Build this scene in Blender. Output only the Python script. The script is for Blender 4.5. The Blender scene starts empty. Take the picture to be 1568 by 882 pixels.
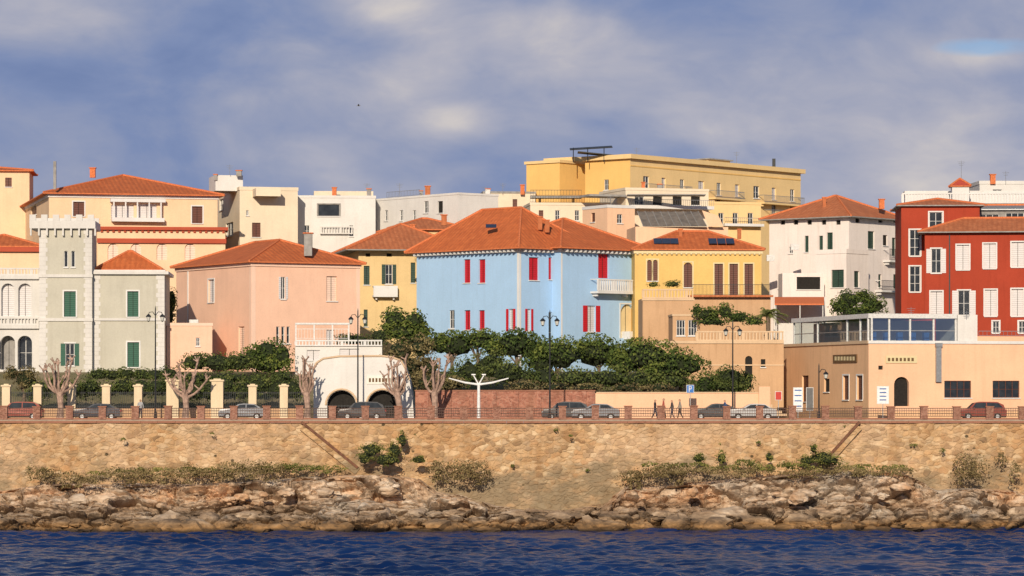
import bpy, math, random, bmesh
import numpy as np
from mathutils import Vector, noise, Matrix
random.seed(7); np.random.seed(7)
F=5040.0; CZ=11.5; CD=280.0
def X(px,y): return (px-784)*(y+CD)/F
def Z(py,y): return CZ+(600-py)*(y+CD)/F
def lin(c):
    c/=255.0
    return c/12.92 if c<=0.04045 else ((c+0.055)/1.055)**2.4
def A(r,g,b,k=0.9):
    v=[lin(r)/1.08*k,lin(g)/0.98*k,lin(b)/0.86*k]; m=max(v); s=min(1,.84/m)
    return (v[0]*s,v[1]*s,v[2]*s,1)
# ---------------------------------------------------------------- materials
def newmat(name):
    m=bpy.data.materials.new(name); m.use_nodes=True
    nt=m.node_tree; return m,nt,nt.nodes['Principled BSDF']
def nd(nt,t,ins=None,**kw):
    n=nt.nodes.new('ShaderNode'+t)
    for k,v in kw.items(): setattr(n,k,v)
    if ins:
        for k,v in ins.items():
            if isinstance(v,bpy.types.NodeSocket): nt.links.new(v,n.inputs[k])
            else: n.inputs[k].default_value=v
    return n
def ramp(nt,fac,stops):
    n=nt.nodes.new('ShaderNodeValToRGB'); e=n.color_ramp.elements
    while len(e)<len(stops): e.new(0.5)
    for i,(p,c) in enumerate(stops):
        e[i].position=p
        e[i].color=c if not isinstance(c,(int,float)) else (c,c,c,1)
    nt.links.new(fac,n.inputs[0]); return n.outputs[0]
def mix(nt,f,a,b,mode='MIX'):
    n=nt.nodes.new('ShaderNodeMixRGB'); n.blend_type=mode
    for i,v in ((0,f),(1,a),(2,b)):
        if isinstance(v,bpy.types.NodeSocket): nt.links.new(v,n.inputs[i])
        else: n.inputs[i].default_value=v
    return n.outputs[0]
def coords(nt,kind='Object',scale=(1,1,1)):
    tc=nd(nt,'TexCoord'); mp=nd(nt,'Mapping',{'Vector':tc.outputs[kind],'Scale':scale}); return mp.outputs[0]
def noi(nt,vec,scale,detail=5,rough=.55):
    return nd(nt,'TexNoise',{'Vector':vec,'Scale':scale,'Detail':detail,'Roughness':rough}).outputs['Fac']
def bump(nt,b,h,strength=.3,dist=.02):
    n=nd(nt,'Bump',{'Height':h,'Strength':strength,'Distance':dist}); nt.links.new(n.outputs[0],b.inputs['Normal'])
_mc={}
def stucco(name,col,stain=.3):
    if name in _mc: return _mc[name]
    m,nt,b=newmat(name); v=coords(nt)
    big=noi(nt,v,.35,4,.6)
    st=noi(nt,coords(nt,'Object',(1.6,1.6,.16)),1.2,4,.65)
    fine=noi(nt,v,7,3,.6)
    dark=(col[0]*.64,col[1]*.60,col[2]*.57,1); k=min(1.08,.88/max(col[:3])); lt=tuple(c*k for c in col[:3])+(1,)
    c=mix(nt,ramp(nt,big,[(.3,0.),(.75,1.)]),tuple(x*.92 for x in col[:3])+(1,),lt)
    c=mix(nt,ramp(nt,st,[(.50,0.),(.8,stain*1.6)]),c,dark)
    c=mix(nt,ramp(nt,fine,[(.35,.16),(.6,0.)]),c,dark)
    nt.links.new(c,b.inputs['Base Color']); b.inputs['Roughness'].default_value=.92
    b.inputs['Specular IOR Level'].default_value=.2
    _mc[name]=m; return m
def plain(name,col,rough=.6,metal=0,var=.15,scale=6,spec=.3):
    if name in _mc: return _mc[name]
    m,nt,b=newmat(name); v=coords(nt); n=noi(nt,v,scale,3)
    c=mix(nt,ramp(nt,n,[(.3,0.),(.7,1.)]),tuple(x*(1-var) for x in col[:3])+(1,),tuple(min(.9,x*(1+var)) for x in col[:3])+(1,))
    nt.links.new(c,b.inputs['Base Color']); b.inputs['Roughness'].default_value=rough; b.inputs['Metallic'].default_value=metal
    b.inputs['Specular IOR Level'].default_value=spec
    _mc[name]=m; return m
def louver(name,col):
    if name in _mc: return _mc[name]
    m,nt,b=newmat(name); uv=coords(nt,'UV')
    w=nd(nt,'TexWave',{'Vector':uv,'Scale':1.6,'Distortion':.4},bands_direction='Y').outputs['Fac']
    n=noi(nt,coords(nt),3,3)
    c=mix(nt,ramp(nt,w,[(0.,.35),(.6,0.)]),col,tuple(x*.45 for x in col[:3])+(1,))
    c=mix(nt,ramp(nt,n,[(.4,0.),(.8,.25)]),c,tuple(x*.6 for x in col[:3])+(1,))
    nt.links.new(c,b.inputs['Base Color']); b.inputs['Roughness'].default_value=.6
    bump(nt,b,w,.6,.03); _mc[name]=m; return m
def tiles(name,col):
    if name in _mc: return _mc[name]
    m,nt,b=newmat(name); uv=coords(nt,'UV')
    w=nd(nt,'TexWave',{'Vector':uv,'Scale':.62,'Distortion':.8,'Detail':2},bands_direction='X').outputs['Fac']
    r=nd(nt,'TexWave',{'Vector':uv,'Scale':.45,'Distortion':1.5,'Detail':2},bands_direction='Y').outputs['Fac']
    vo=nd(nt,'TexVoronoi',{'Vector':coords(nt,'UV',(3.2,2.,1)),'Scale':1.0})
    sep=nd(nt,'SeparateColor',{'Color':vo.outputs['Color']})
    big=noi(nt,coords(nt,'UV'),.5,4,.6); fine=noi(nt,coords(nt,'UV',(1,.4,1)),2.5,4,.65)
    d=tuple(x*.62 for x in col[:3])+(1,); l=(min(.9,col[0]*1.2),col[1]*1.6,col[2]*2.,1)
    c=mix(nt,sep.outputs[0],tuple(x*.85 for x in col[:3])+(1,),(min(.9,col[0]*1.15),col[1]*1.25,col[2]*1.3,1))
    c=mix(nt,ramp(nt,big,[(.35,.5),(.7,0.)]),c,d)
    c=mix(nt,ramp(nt,fine,[(.5,0.),(.8,.7)]),c,l)
    c=mix(nt,ramp(nt,w,[(0.,.35),(.5,0.)]),c,d)
    c=mix(nt,ramp(nt,r,[(0.,.2),(.3,0.)]),c,d)
    nt.links.new(c,b.inputs['Base Color']); b.inputs['Roughness'].default_value=.9
    bump(nt,b,w,.5,.06); _mc[name]=m; return m
def masonry(name,cols,scale=2.6,mort=(.5,.38,.24,1),bs=.6,holes=True):
    if name in _mc: return _mc[name]
    m,nt,b=newmat(name)
    tc=nd(nt,'TexCoord'); wn=nd(nt,'TexNoise',{'Vector':tc.outputs['Object'],'Scale':1.3,'Detail':3})
    wv=nd(nt,'VectorMath',{0:wn.outputs['Color'],1:(.5,.5,.5)},operation='MULTIPLY')
    ad=nd(nt,'VectorMath',{0:tc.outputs['Object'],1:wv.outputs[0]},operation='ADD')
    mp=nd(nt,'Mapping',{'Vector':ad.outputs[0],'Scale':(.7,.7,1.3)}).outputs[0]
    vo=nd(nt,'TexVoronoi',{'Vector':mp,'Scale':scale,'Randomness':.9}); sep=nd(nt,'SeparateColor',{'Color':vo.outputs['Color']})
    ve=nd(nt,'TexVoronoi',{'Vector':mp,'Scale':scale,'Randomness':.9},feature='DISTANCE_TO_EDGE').outputs['Distance']
    c=ramp(nt,sep.outputs[0],[(i/(len(cols)-1),k) for i,k in enumerate(cols)])
    mo=ramp(nt,ve,[(.01,.8),(.08,0.)])
    v=coords(nt); big=noi(nt,v,.11,5,.62); med=noi(nt,v,.9,5,.75); str_=noi(nt,coords(nt,'Object',(1,1,.22)),.7,4,.6)
    c=mix(nt,mo,c,mort)
    if holes:
        c=mix(nt,ramp(nt,big,[(.46,0.),(.6,.5)]),c,(.62,.44,.29,1))
        c=mix(nt,ramp(nt,big,[(.34,.5),(.47,0.)]),c,(.46,.23,.09,1))
    c=mix(nt,ramp(nt,med,[(.49,0.),(.75,.7)]),c,tuple(x*.40 for x in mort[:3])+(1,))
    c=mix(nt,ramp(nt,med,[(.28,.6),(.42,0.)]),c,tuple(min(.8,x*1.3) for x in mort[:3])+(1,))
    c=mix(nt,ramp(nt,str_,[(.50,0.),(.78,.65)]),c,(mort[0]*.62,mort[1]*.50,mort[2]*.42,1))
    if holes:
        sp=nd(nt,'SeparateXYZ',{0:tc.outputs['Object']})
        lowm=nd(nt,'MapRange',{'Value':sp.outputs[2],'From Min':-2.2,'From Max':2.6,'To Min':.28,'To Max':-.02}).outputs[0]
        al=nd(nt,'Math',{0:noi(nt,coords(nt,'Object',(.6,1,1.3)),.35,6,.7),1:lowm},operation='ADD').outputs[0]
        c=mix(nt,ramp(nt,al,[(.57,0.),(.74,.75)]),c,mix(nt,med,(.11,.095,.06,1),(.26,.21,.14,1)))
        vh=nd(nt,'TexVoronoi',{'Vector':coords(nt,'Object',(1,.2,1.2)),'Scale':.5,'Randomness':1.}); 
        c=mix(nt,ramp(nt,vh.outputs['Distance'],[(.06,.85),(.10,0.)]),c,(.03,.028,.015,1))
    nt.links.new(c,b.inputs['Base Color']); b.inputs['Roughness'].default_value=.95; b.inputs['Specular IOR Level'].default_value=.15
    hh=mix(nt,.5,ramp(nt,ve,[(0.,0.),(.18,1.)]),med)
    bump(nt,b,hh,bs,.16); _mc[name]=m; return m

M={}
M['glass']=plain('window_glass',(.025,.03,.035,1),.12,0,.4,1.5,.6)
M['dark']=plain('dark_interior',(.02,.018,.016,1),.9,0,.3)
M['iron']=plain('dark_iron',(.03,.032,.035,1),.5,.3)
M['rust']=plain('rusty_rail',(.10,.062,.05,1),.8,0,.4,5)
M['white']=stucco('white_paint',A(238,226,210),.12)
M['trimw']=stucco('white_trim',A(236,226,212),.15)
M['frame']=plain('window_frame_white',A(226,216,202),.5)
M['tile']=tiles('terracotta_tiles',(.58,.138,.036,1))
M['tile2']=tiles('terracotta_tiles_weathered',(.51,.155,.058,1))
M['ridge']=plain('ridge_tiles',(.60,.18,.07,1),.9,0,.3,9)
M['red_sh']=louver('red_shutter',A(212,26,38))
M['green_sh']=louver('green_shutter',(.008,.09,.055,1))
M['dgreen_sh']=louver('dark_green_shutter',(.02,.055,.04,1))
M['brown_sh']=louver('brown_shutter',(.12,.04,.025,1))
M['white_sh']=louver('white_shutter',A(232,218,206))
M['pink_sh']=louver('pink_shutter',A(252,212,182,1.1))
M['grey']=plain('grey_concrete',A(160,150,138),.9,0,.2,2)
M['metal']=plain('grey_metal',(.35,.36,.37,1),.45,.6)
M['solar']=plain('solar_panel',(.025,.035,.07,1),.25,0,.2,3,.5)
M['asphalt']=plain('asphalt',(.05,.05,.052,1),.9,0,.2,8)
M['pave']=plain('pavement_stone',(.32,.26,.2,1),.9,0,.15,3)
M['rubber']=plain('rubber',(.02,.02,.02,1),.8)
M['awn']=plain('awning_orange',A(230,125,75),.8)
m,nt,b=newmat('clear_glass')
tr=nd(nt,'BsdfTransparent',{'Color':(.72,.8,.82,1)}); gl=nd(nt,'BsdfGlossy',{'Color':(.8,.85,.9,1),'Roughness':.04})
mx=nd(nt,'MixShader',{0:.28,1:tr.outputs[0],2:gl.outputs[0]}); nt.links.new(mx.outputs[0],nt.nodes['Material Output'].inputs[0]); M['cglass']=m

# ---------------------------------------------------------------- builder
class Obj:
    def __init__(s,name,loc): s.name=name; s.loc=Vector(loc); s.p={}
    def poly(s,part,mat,pts):
        k=(part,mat.name); 
        if k not in s.p: s.p[k]=([],[],mat)
        V,Fc,_=s.p[k]; n=len(V); V.extend([Vector(q)-s.loc for q in pts]); Fc.append(tuple(range(n,n+len(pts))))
    def hexa(s,part,mat,q):
        for f in ((0,3,2,1),(4,5,6,7),(0,1,5,4),(1,2,6,5),(2,3,7,6),(3,0,4,7)): s.poly(part,mat,[q[i] for i in f])
    def box(s,part,mat,c,size,yaw=0,rot=None):
        hx,hy,hz=[v/2 for v in size]; R=rot if rot else Matrix.Rotation(yaw,3,'Z'); c=Vector(c)
        q=[c+R@Vector(v) for v in ((-hx,-hy,-hz),(hx,-hy,-hz),(hx,hy,-hz),(-hx,hy,-hz),(-hx,-hy,hz),(hx,-hy,hz),(hx,hy,hz),(-hx,hy,hz))]
        s.hexa(part,mat,q)
    def tube(s,part,mat,pts,rads,n=7,cap=True):
        pts=[Vector(p) for p in pts]; rings=[]
        for i,p in enumerate(pts):
            t=(pts[min(i+1,len(pts)-1)]-pts[max(i-1,0)])
            if t.length<1e-6: t=Vector((0,0,1))
            t.normalize(); a=t.cross(Vector((0,1,0)) if abs(t.y)<.9 else Vector((1,0,0))).normalized(); b=t.cross(a)
            rings.append([p+(a*math.cos(2*math.pi*k/n)+b*math.sin(2*math.pi*k/n))*rads[i] for k in range(n)])
        for i in range(len(pts)-1):
            for k in range(n):
                k2=(k+1)%n; s.poly(part,mat,[rings[i][k],rings[i+1][k],rings[i+1][k2],rings[i][k2]])
        if cap: s.poly(part,mat,rings[0]); s.poly(part,mat,rings[-1][::-1])
    def finish(s,merge=False):
        e=bpy.data.objects.new(s.name,None); e.location=s.loc; e.empty_display_size=.5
        bpy.context.collection.objects.link(e)
        for (part,mn),(V,Fc,mat) in s.p.items():
            me=bpy.data.meshes.new(part); me.from_pydata([tuple(v) for v in V],[],Fc); me.materials.append(mat)
            uvl=me.uv_layers.new(name='UVMap'); buf=np.zeros((len(me.loops),2),dtype=np.float32); li=0
            for f in Fc:
                a,b_,c_=V[f[0]],V[f[1]],V[f[2]]; nn=(b_-a).cross(c_-b_)
                if nn.length>1e-9: nn.normalize()
                else: nn=Vector((0,0,1))
                e1=Vector((0,0,1)).cross(nn)
                e1=e1.normalized() if e1.length>.05 else Vector((1,0,0))
                e2=nn.cross(e1)
                for vi in f: buf[li]=(V[vi].dot(e1),V[vi].dot(e2)); li+=1
            uvl.data.foreach_set('uv',buf.ravel())
            ob=bpy.data.objects.new(part,me); ob.parent=e; bpy.context.collection.objects.link(ob)
        return e
class Wall:
    def __init__(s,o,p0,d,L,z0,z1,mat):
        s.o=o; s.p0=Vector(p0); s.d=Vector(d).normalized(); s.n=Vector((s.d.y,-s.d.x)); s.L=L; s.z0=z0; s.z1=z1; s.mat=mat; s.ops=[]
    def P(s,u,z,off=0): q=s.p0+s.d*u+s.n*off; return (q.x,q.y,z)
    def u(s,px):
        k=(px-784)/F; return (k*(s.p0.y+CD)-s.p0.x)/(s.d.x-k*s.d.y)
    def zz(s,py,u): return Z(py,s.p0.y+s.d.y*u)
    def wbox(s,u1,u2,z1,z2,o1,o2,mat,part='trim'):
        q=[s.P(u1,z1,o2),s.P(u2,z1,o2),s.P(u2,z1,o1),s.P(u1,z1,o1),s.P(u1,z2,o2),s.P(u2,z2,o2),s.P(u2,z2,o1),s.P(u1,z2,o1)]
        s.o.hexa(part,mat,q)
    def pbox(s,px1,px2,py1,py2,o1,o2,mat,part='trim'):
        u1,u2=s.u(px1),s.u(px2); um=(u1+u2)/2; s.wbox(u1,u2,s.zz(py2,um),s.zz(py1,um),o1,o2,mat,part)
    def win(s,px1,px2,py1,py2,fill=None,sh=None,frame='frame',sill=True,arch=False,mull=1,rec=.18,surround=None,bars=1):
        u1,u2=s.u(px1),s.u(px2); um=(u1+u2)/2; z1,z2=s.zz(py2,um),s.zz(py1,um)
        s.ops.append(dict(u1=max(.05,u1),u2=min(s.L-.05,u2),z1=max(z1,s.z0+.02),z2=min(z2,s.z1-.05),fill=fill,sh=sh,frame=frame,sill=sill,arch=arch,mull=mull,rec=rec,sur=surround,bars=bars)); return s
    def build(s):
        us=sorted({0,s.L}|{o['u1'] for o in s.ops}|{o['u2'] for o in s.ops}); zs=sorted({s.z0,s.z1}|{o['z1'] for o in s.ops}|{o['z2'] for o in s.ops})
        for i in range(len(us)-1):
            for j in range(len(zs)-1):
                a,b_,c,d=us[i],us[i+1],zs[j],zs[j+1]
                if b_-a<1e-5 or d-c<1e-5: continue
                mu,mz=(a+b_)/2,(c+d)/2
                if any(o['u1']<mu<o['u2'] and o['z1']<mz<o['z2'] for o in s.ops): continue
                s.o.poly('walls',s.mat,[s.P(a,c),s.P(b_,c),s.P(b_,d),s.P(a,d)])
        for o in s.ops:
            u1,u2,z1,z2,r=o['u1'],o['u2'],o['z1'],o['z2'],-o['rec']; w=u2-u1
            if w<=.02: continue
            mat=s.mat
            s.o.poly('walls',mat,[s.P(u1,z1,r),s.P(u1,z1),s.P(u1,z2),s.P(u1,z2,r)])
            s.o.poly('walls',mat,[s.P(u2,z1),s.P(u2,z1,r),s.P(u2,z2,r),s.P(u2,z2)])
            s.o.poly('walls',mat,[s.P(u1,z1),s.P(u1,z1,r),s.P(u2,z1,r),s.P(u2,z1)])
            s.o.poly('walls',mat,[s.P(u1,z2,r),s.P(u1,z2),s.P(u2,z2),s.P(u2,z2,r)])
            fm=M[o['fill']] if o['fill'] else M['glass']
            s.o.poly('window_panes' if not o['fill'] else 'shutters',fm,[s.P(u1,z1,r),s.P(u2,z1,r),s.P(u2,z2,r),s.P(u1,z2,r)])
            if o['arch']:
                R=w/2; zc=z2-R*min(1,(z2-z1)/w*1.2); ry=z2-zc; N=8
                for sg in (-1,1):
                    pts=[]
                    for k in range(N+1):
                        t=math.pi/2*k/N; pts.append((u1+R+sg*R*math.cos(t),zc+ry*math.sin(t)))
                    cu=u1 if sg<0 else u2
                    for k in range(N):
                        tri=[s.P(cu,z2,.004),s.P(*pts[k],.004),s.P(*pts[k+1],.004)]
                        s.o.poly('walls',mat,tri if sg<0 else tri[::-1])
                        s.o.poly('walls',mat,[s.P(*pts[k]),s.P(*pts[k+1]),s.P(*pts[k+1],r),s.P(*pts[k],r)])
            if not o['fill'] and o['frame']:
                fr=M[o['frame']]; t=.06; a=r+.002; b_=r+.07
                s.wbox(u1,u1+t,z1,z2,a,b_,fr,'window_frames'); s.wbox(u2-t,u2,z1,z2,a,b_,fr,'window_frames')
                s.wbox(u1+t,u2-t,z1,z1+t,a,b_,fr,'window_frames'); s.wbox(u1+t,u2-t,z2-t,z2,a,b_,fr,'window_frames')
                for k in range(o['mull']):
                    uc=u1+w*(k+1)/(o['mull']+1); s.wbox(uc-.03,uc+.03,z1+t,z2-t,a,b_-.01,fr,'window_frames')
                for k in range(o['bars']):
                    zc2=z1+(z2-z1)*(k+1)/(o['bars']+1); s.wbox(u1+t,u2-t,zc2-.02,zc2+.02,a,b_-.02,fr,'window_frames')
            if o['fill'] and w>.6 and o['fill']!='dark':
                s.wbox((u1+u2)/2-.02,(u1+u2)/2+.02,z1,z2,r+.001,r+.03,M['dark'],'shutter_joint')
            if o['sh']:
                hw=w*.5; ms=M[o['sh']]
                for a,b_ in ((u1-hw,u1-.01),(u2+.01,u2+hw)):
                    s.wbox(a,b_,z1,z2,.02,.07,ms,'open_shutters')
            if o['sill']: s.wbox(u1-.08,u2+.08,z1-.1,z1-.005,.002,.12,M['trimw'],'sills')
            if o['sur']:
                t=.14; ms=M[o['sur']]
                s.wbox(u1-t,u1-.003,z1,z2+t,.002,.045,ms); s.wbox(u2+.003,u2+t,z1,z2+t,.002,.045,ms); s.wbox(u1-.002,u2+.002,z2+.003,z2+t,.002,.045,ms)
class Block:
    def __init__(s,o,pxc,y,th,pyt,pyb,mat,pxr=None,pxl=None,W=None,L=None,z0=None):
        th=math.radians(th); s.o=o; s.C=Vector((X(pxc,y),y)); s.r=Vector((math.cos(th),math.sin(th))); s.l=Vector((-math.sin(th),math.cos(th))); s.th=th
        def solve(px,d): k=(px-784)/F; return (k*(y+CD)-s.C.x)/(d.x-k*d.y)
        s.W=W if W else solve(pxr,s.r); s.L=L if L else solve(pxl,s.l)
        s.z1=Z(pyt,y); s.z0=z0 if z0 is not None else Z(pyb,y); s.mat=mat
        s.R=Wall(o,s.C,s.r,s.W,s.z0,s.z1,mat); s.Lf=Wall(o,s.C+s.l*s.L,-s.l,s.L,s.z0,s.z1,mat)
    def pt(s,a,b_,z): q=s.C+s.r*a+s.l*b_; return Vector((q.x,q.y,z))
    def build(s,flat=True,parapet=0,pmat=None):
        s.R.build(); s.Lf.build(); W,L=s.W,s.L
        s.o.poly('walls',s.mat,[s.pt(W,0,s.z0),s.pt(W,L,s.z0),s.pt(W,L,s.z1),s.pt(W,0,s.z1)])
        s.o.poly('walls',s.mat,[s.pt(W,L,s.z0),s.pt(0,L,s.z0),s.pt(0,L,s.z1),s.pt(W,L,s.z1)])
        if flat: s.o.poly('flat_roof',M['grey'],[s.pt(0,0,s.z1),s.pt(W,0,s.z1),s.pt(W,L,s.z1),s.pt(0,L,s.z1)])
        if parapet:
            t=.06
            s.slab(-t,W+t,-t,.25,s.z1+.003,s.z1+parapet,pmat or s.mat,'parapet'); s.slab(-t,.25,.253,L+t,s.z1+.003,s.z1+parapet,pmat or s.mat,'parapet')
            s.slab(W-.25,W+t,.253,L+t,s.z1+.003,s.z1+parapet,pmat or s.mat,'parapet')
        return s
    def slab(s,a1,a2,b1,b2,z1,z2,mat,part='trim'):
        s.o.hexa(part,mat,[s.pt(a1,b1,z1),s.pt(a2,b1,z1),s.pt(a2,b2,z1),s.pt(a1,b2,z1),s.pt(a1,b1,z2),s.pt(a2,b1,z2),s.pt(a2,b2,z2),s.pt(a1,b2,z2)])
    def hip(s,rise,ov=.6,mat=None,fascia=None,trim=None,z=None):
        mat=mat or M['tile']; W,L=s.W,s.L; z=(s.z1 if z is None else z)+.12
        a0,a1,b0,b1=-ov,W+ov,-ov,L+ov
        s.slab(a0,a1,b0,b1,z-.118,z,fascia or M['ridge'],'eave')
        z+=.003; c=[s.pt(a0,b0,z),s.pt(a1,b0,z),s.pt(a1,b1,z),s.pt(a0,b1,z)]
        w,l=a1-a0,b1-b0
        if w>=l: r0=s.pt(a0+l/2,b0+l/2,z+rise); r1=s.pt(a1-l/2,b0+l/2,z+rise); fs=[[c[0],c[1],r1,r0],[c[1],c[2],r1],[c[2],c[3],r0,r1],[c[3],c[0],r0]]; lk=[(0,r0),(3,r0),(1,r1),(2,r1)]
        else: r0=s.pt(a0+w/2,b0+w/2,z+rise); r1=s.pt(a0+w/2,b1-w/2,z+rise); fs=[[c[0],c[1],r0],[c[1],c[2],r1,r0],[c[2],c[3],r1],[c[3],c[0],r0,r1]]; lk=[(0,r0),(1,r0),(2,r1),(3,r1)]
        for f in fs: s.o.poly('roof',mat,f)
        for i,r in lk: s.o.tube('ridge_tiles',M['ridge'],[c[i]+Vector((0,0,.03)),r+Vector((0,0,.03))],[.12,.12],6)
        if (r0-r1).length>.1: s.o.tube('ridge_tiles',M['ridge'],[r0+Vector((0,0,.03)),r1+Vector((0,0,.03))],[.12,.12],6)
        if trim:
            s.slab(-.12,W+.12,-.12,L+.12,s.z1-.35,s.z1-.002,trim,'cornice')
        return s
def dentils(wl,z,mat,step=.5,depth=.4,h=.3):
    n=int(wl.L/step)
    for i in range(n): u=(i+.5)*wl.L/n; wl.wbox(u-.09,u+.09,z-h,z,.125,depth,mat,'corbels')
def chimney(o,px,py1,py2,y,w=.7,mat=None,cap=True):
    mat=mat or M['white']; x=X(px,y); z1,z2=Z(py2,y),Z(py1,y)
    o.box('chimney',mat,(x,y,(z1+z2)/2),(w,w,z2-z1))
    if cap: o.box('chimney_cap',M['ridge'],(x,y,z2+.06),(w*1.3,w*1.3,.1))
def antenna(o,px,py1,py2,y):
    x=X(px,y); z1,z2=Z(py2,y),Z(py1,y); o.tube('antenna',M['metal'],[(x,y,z1),(x,y,z2)],[.03,.02],5)
    for k in range(3): o.box('antenna_bars',M['metal'],(x,y,z2-.15-.18*k),(.9-.2*k,.03,.03),.4)
def balustrade(wl,u1,u2,z,h,mat,o1=0,o2=.2,step=.32):
    wl.wbox(u1,u2,z+h-.14,z+h,o1,o2,mat,'balustrade'); wl.wbox(u1,u2,z,z+.12,o1,o2,mat,'balustrade')
    n=max(2,int((u2-u1)/step))
    for i in range(n+1):
        u=u1+.08+(u2-u1-.16)*i/n; w=.06 if i%7 else .14; wl.wbox(u-w,u+w,z+.12,z+h-.14,o1+.03,o2-.03,mat,'balusters')
def railing(wl,u1,u2,z,h,mat,off=.0,step=.16):
    wl.wbox(u1,u2,z+h-.05,z+h,off,off+.05,mat,'railing'); wl.wbox(u1,u2,z+.05,z+.09,off,off+.05,mat,'railing')
    n=int((u2-u1)/step)
    for i in range(n+1): u=u1+(u2-u1-.03)*i/max(1,n); wl.wbox(u,u+.025,z+.09,z+h-.05,off+.01,off+.035,mat,'railing_bars')
def balcony(wl,px1,px2,pytop,pybot,mat,depth=1.1,solid=False,rmat=None):
    u1,u2=wl.u(px1),wl.u(px2); um=(u1+u2)/2; zt,zb=wl.zz(pytop,um),wl.zz(pybot,um); t=.2
    wl.wbox(u1,u2,zb,zb+t,.003,depth,mat,'balcony_slab')
    if solid=='bal': balustrade(wl,u1,u2,zb+t+.002,zt-zb-t,mat,depth-.2,depth)
    elif solid: wl.wbox(u1,u2,zb+t+.002,zt,depth-.12,depth,mat,'balcony_parapet')
    else: railing(wl,u1,u2,zb+t,zt-zb-t,rmat or M['iron'],depth-.1)
    for u in (u1,u2-.08): wl.wbox(u,u+.08,zt-.08,zt,.003,depth-.2,rmat or mat,'balcony_side_rail')
    for u in (u1+.3,u2-.45): wl.wbox(u,u+.15,zb-.3,zb-.002,.003,depth*.6,mat,'brackets')

# ---------------------------------------------------------------- world, sun, camera
sc=bpy.context.scene
SUN_EL=math.radians(20); AZ=math.radians(-7)
w=bpy.data.worlds.new('World'); sc.world=w; w.use_nodes=True; nt=w.node_tree; nt.nodes.clear()
out=nd(nt,'OutputWorld'); sky=nd(nt,'TexSky',sky_type='NISHITA'); sky.sun_disc=False; sky.sun_elevation=SUN_EL; sky.sun_rotation=math.pi-AZ; sky.air_density=1.1; sky.dust_density=.6
bg1=nd(nt,'Background',{'Color':sky.outputs[0],'Strength':.08})
tc=nd(nt,'TexCoord'); sx=nd(nt,'SeparateXYZ',{0:tc.outputs['Generated']})
mpv=nd(nt,'Mapping',{'Vector':tc.outputs['Generated'],'Location':(.37,0,.11),'Scale':(1,1,1.9)}).outputs[0]
warp=nd(nt,'TexNoise',{'Vector':mpv,'Scale':9,'Detail':3}); wv=nd(nt,'VectorMath',{0:warp.outputs['Color'],1:(.07,.07,.07)},operation='MULTIPLY')
mpw=nd(nt,'VectorMath',{0:mpv,1:wv.outputs[0]},operation='ADD').outputs[0]
n1=noi(nt,mpw,12,6,.5); n2=noi(nt,mpw,36,5,.55)
def blob(px,py,rx,rz,s):
    mpb=nd(nt,'Mapping',{'Vector':tc.outputs['Generated'],'Location':(-(px-784)/F/rx,0,-(600-py)/F/rz),'Scale':(1/rx,0,1/rz)})
    l=nd(nt,'VectorMath',{0:mpb.outputs[0]},operation='LENGTH').outputs['Value']
    e=nd(nt,'MapRange',{'Value':l,'From Min':0.,'From Max':1.,'To Min':s,'To Max':0.},interpolation_type='SMOOTHSTEP'); return e.outputs[0]
acc=n1
for bl in ((620,12,.03,.014,.34),(690,192,.02,.009,.26),(640,145,.032,.022,.16),(780,110,.11,.05,.13),(1080,205,.03,.013,.22),(60,20,.06,.016,.16),(1350,120,.09,.07,.15),(1490,96,.03,.007,.16),(1450,260,.07,.03,.14),(830,40,.03,.012,.12)):
    acc=nd(nt,'Math',{0:acc,1:blob(*bl)},operation='ADD').outputs[0]
for bl in ((150,200,.09,.035,.12),(330,80,.03,.04,.05),(640,270,.05,.02,.06)):
    acc=nd(nt,'Math',{0:acc,1:blob(*bl)},operation='SUBTRACT').outputs[0]
acc=nd(nt,'MixRGB',{0:.28,1:acc,2:n2}).outputs[0]
def LN(r,g,b): return (lin(r),lin(g),lin(b),1)
cc=ramp(nt,acc,[(.30,LN(106,126,170)),(.43,LN(126,142,180)),(.54,LN(150,158,184)),(.66,LN(178,178,191)),(.80,LN(214,206,200))])
clear=ramp(nt,nd(nt,'Math',{0:blob(1510,80,.03,.0055,1.),1:n2},operation='MULTIPLY').outputs[0],[(.2,0.),(.48,.7)])
cc=mix(nt,clear,cc,LN(138,178,218))
bg2=nd(nt,'Background',{'Color':cc,'Strength':1.})
cov=nd(nt,'MapRange',{'Value':sx.outputs[2],'From Min':.16,'From Max':.5,'To Min':1.,'To Max':.15},interpolation_type='SMOOTHSTEP').outputs[0]
ms=nd(nt,'MixShader',{0:cov,1:bg1.outputs[0],2:bg2.outputs[0]}); nt.links.new(ms.outputs[0],out.inputs[0])
S=Vector((math.sin(AZ)*math.cos(SUN_EL),-math.cos(AZ)*math.cos(SUN_EL),math.sin(SUN_EL)))
sl=bpy.data.lights.new('sun','SUN'); sl.energy=4.4; sl.angle=math.radians(.5); sl.color=(1,.85,.66)
so=bpy.data.objects.new('sun',sl); so.rotation_euler=S.to_track_quat('Z','Y').to_euler(); so.location=(0,-100,100); bpy.context.collection.objects.link(so)
cam=bpy.data.cameras.new('camera'); cam.lens=36*F/1568; cam.sensor_width=36; cam.shift_y=159/1568; cam.clip_end=20000; cam.clip_start=1
co=bpy.data.objects.new('camera',cam); co.location=(0,-CD,CZ); co.rotation_euler=(math.pi/2,0,0); bpy.context.collection.objects.link(co); sc.camera=co
sc.view_settings.view_transform='Standard'; sc.view_settings.look='None'; sc.view_settings.exposure=0

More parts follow.
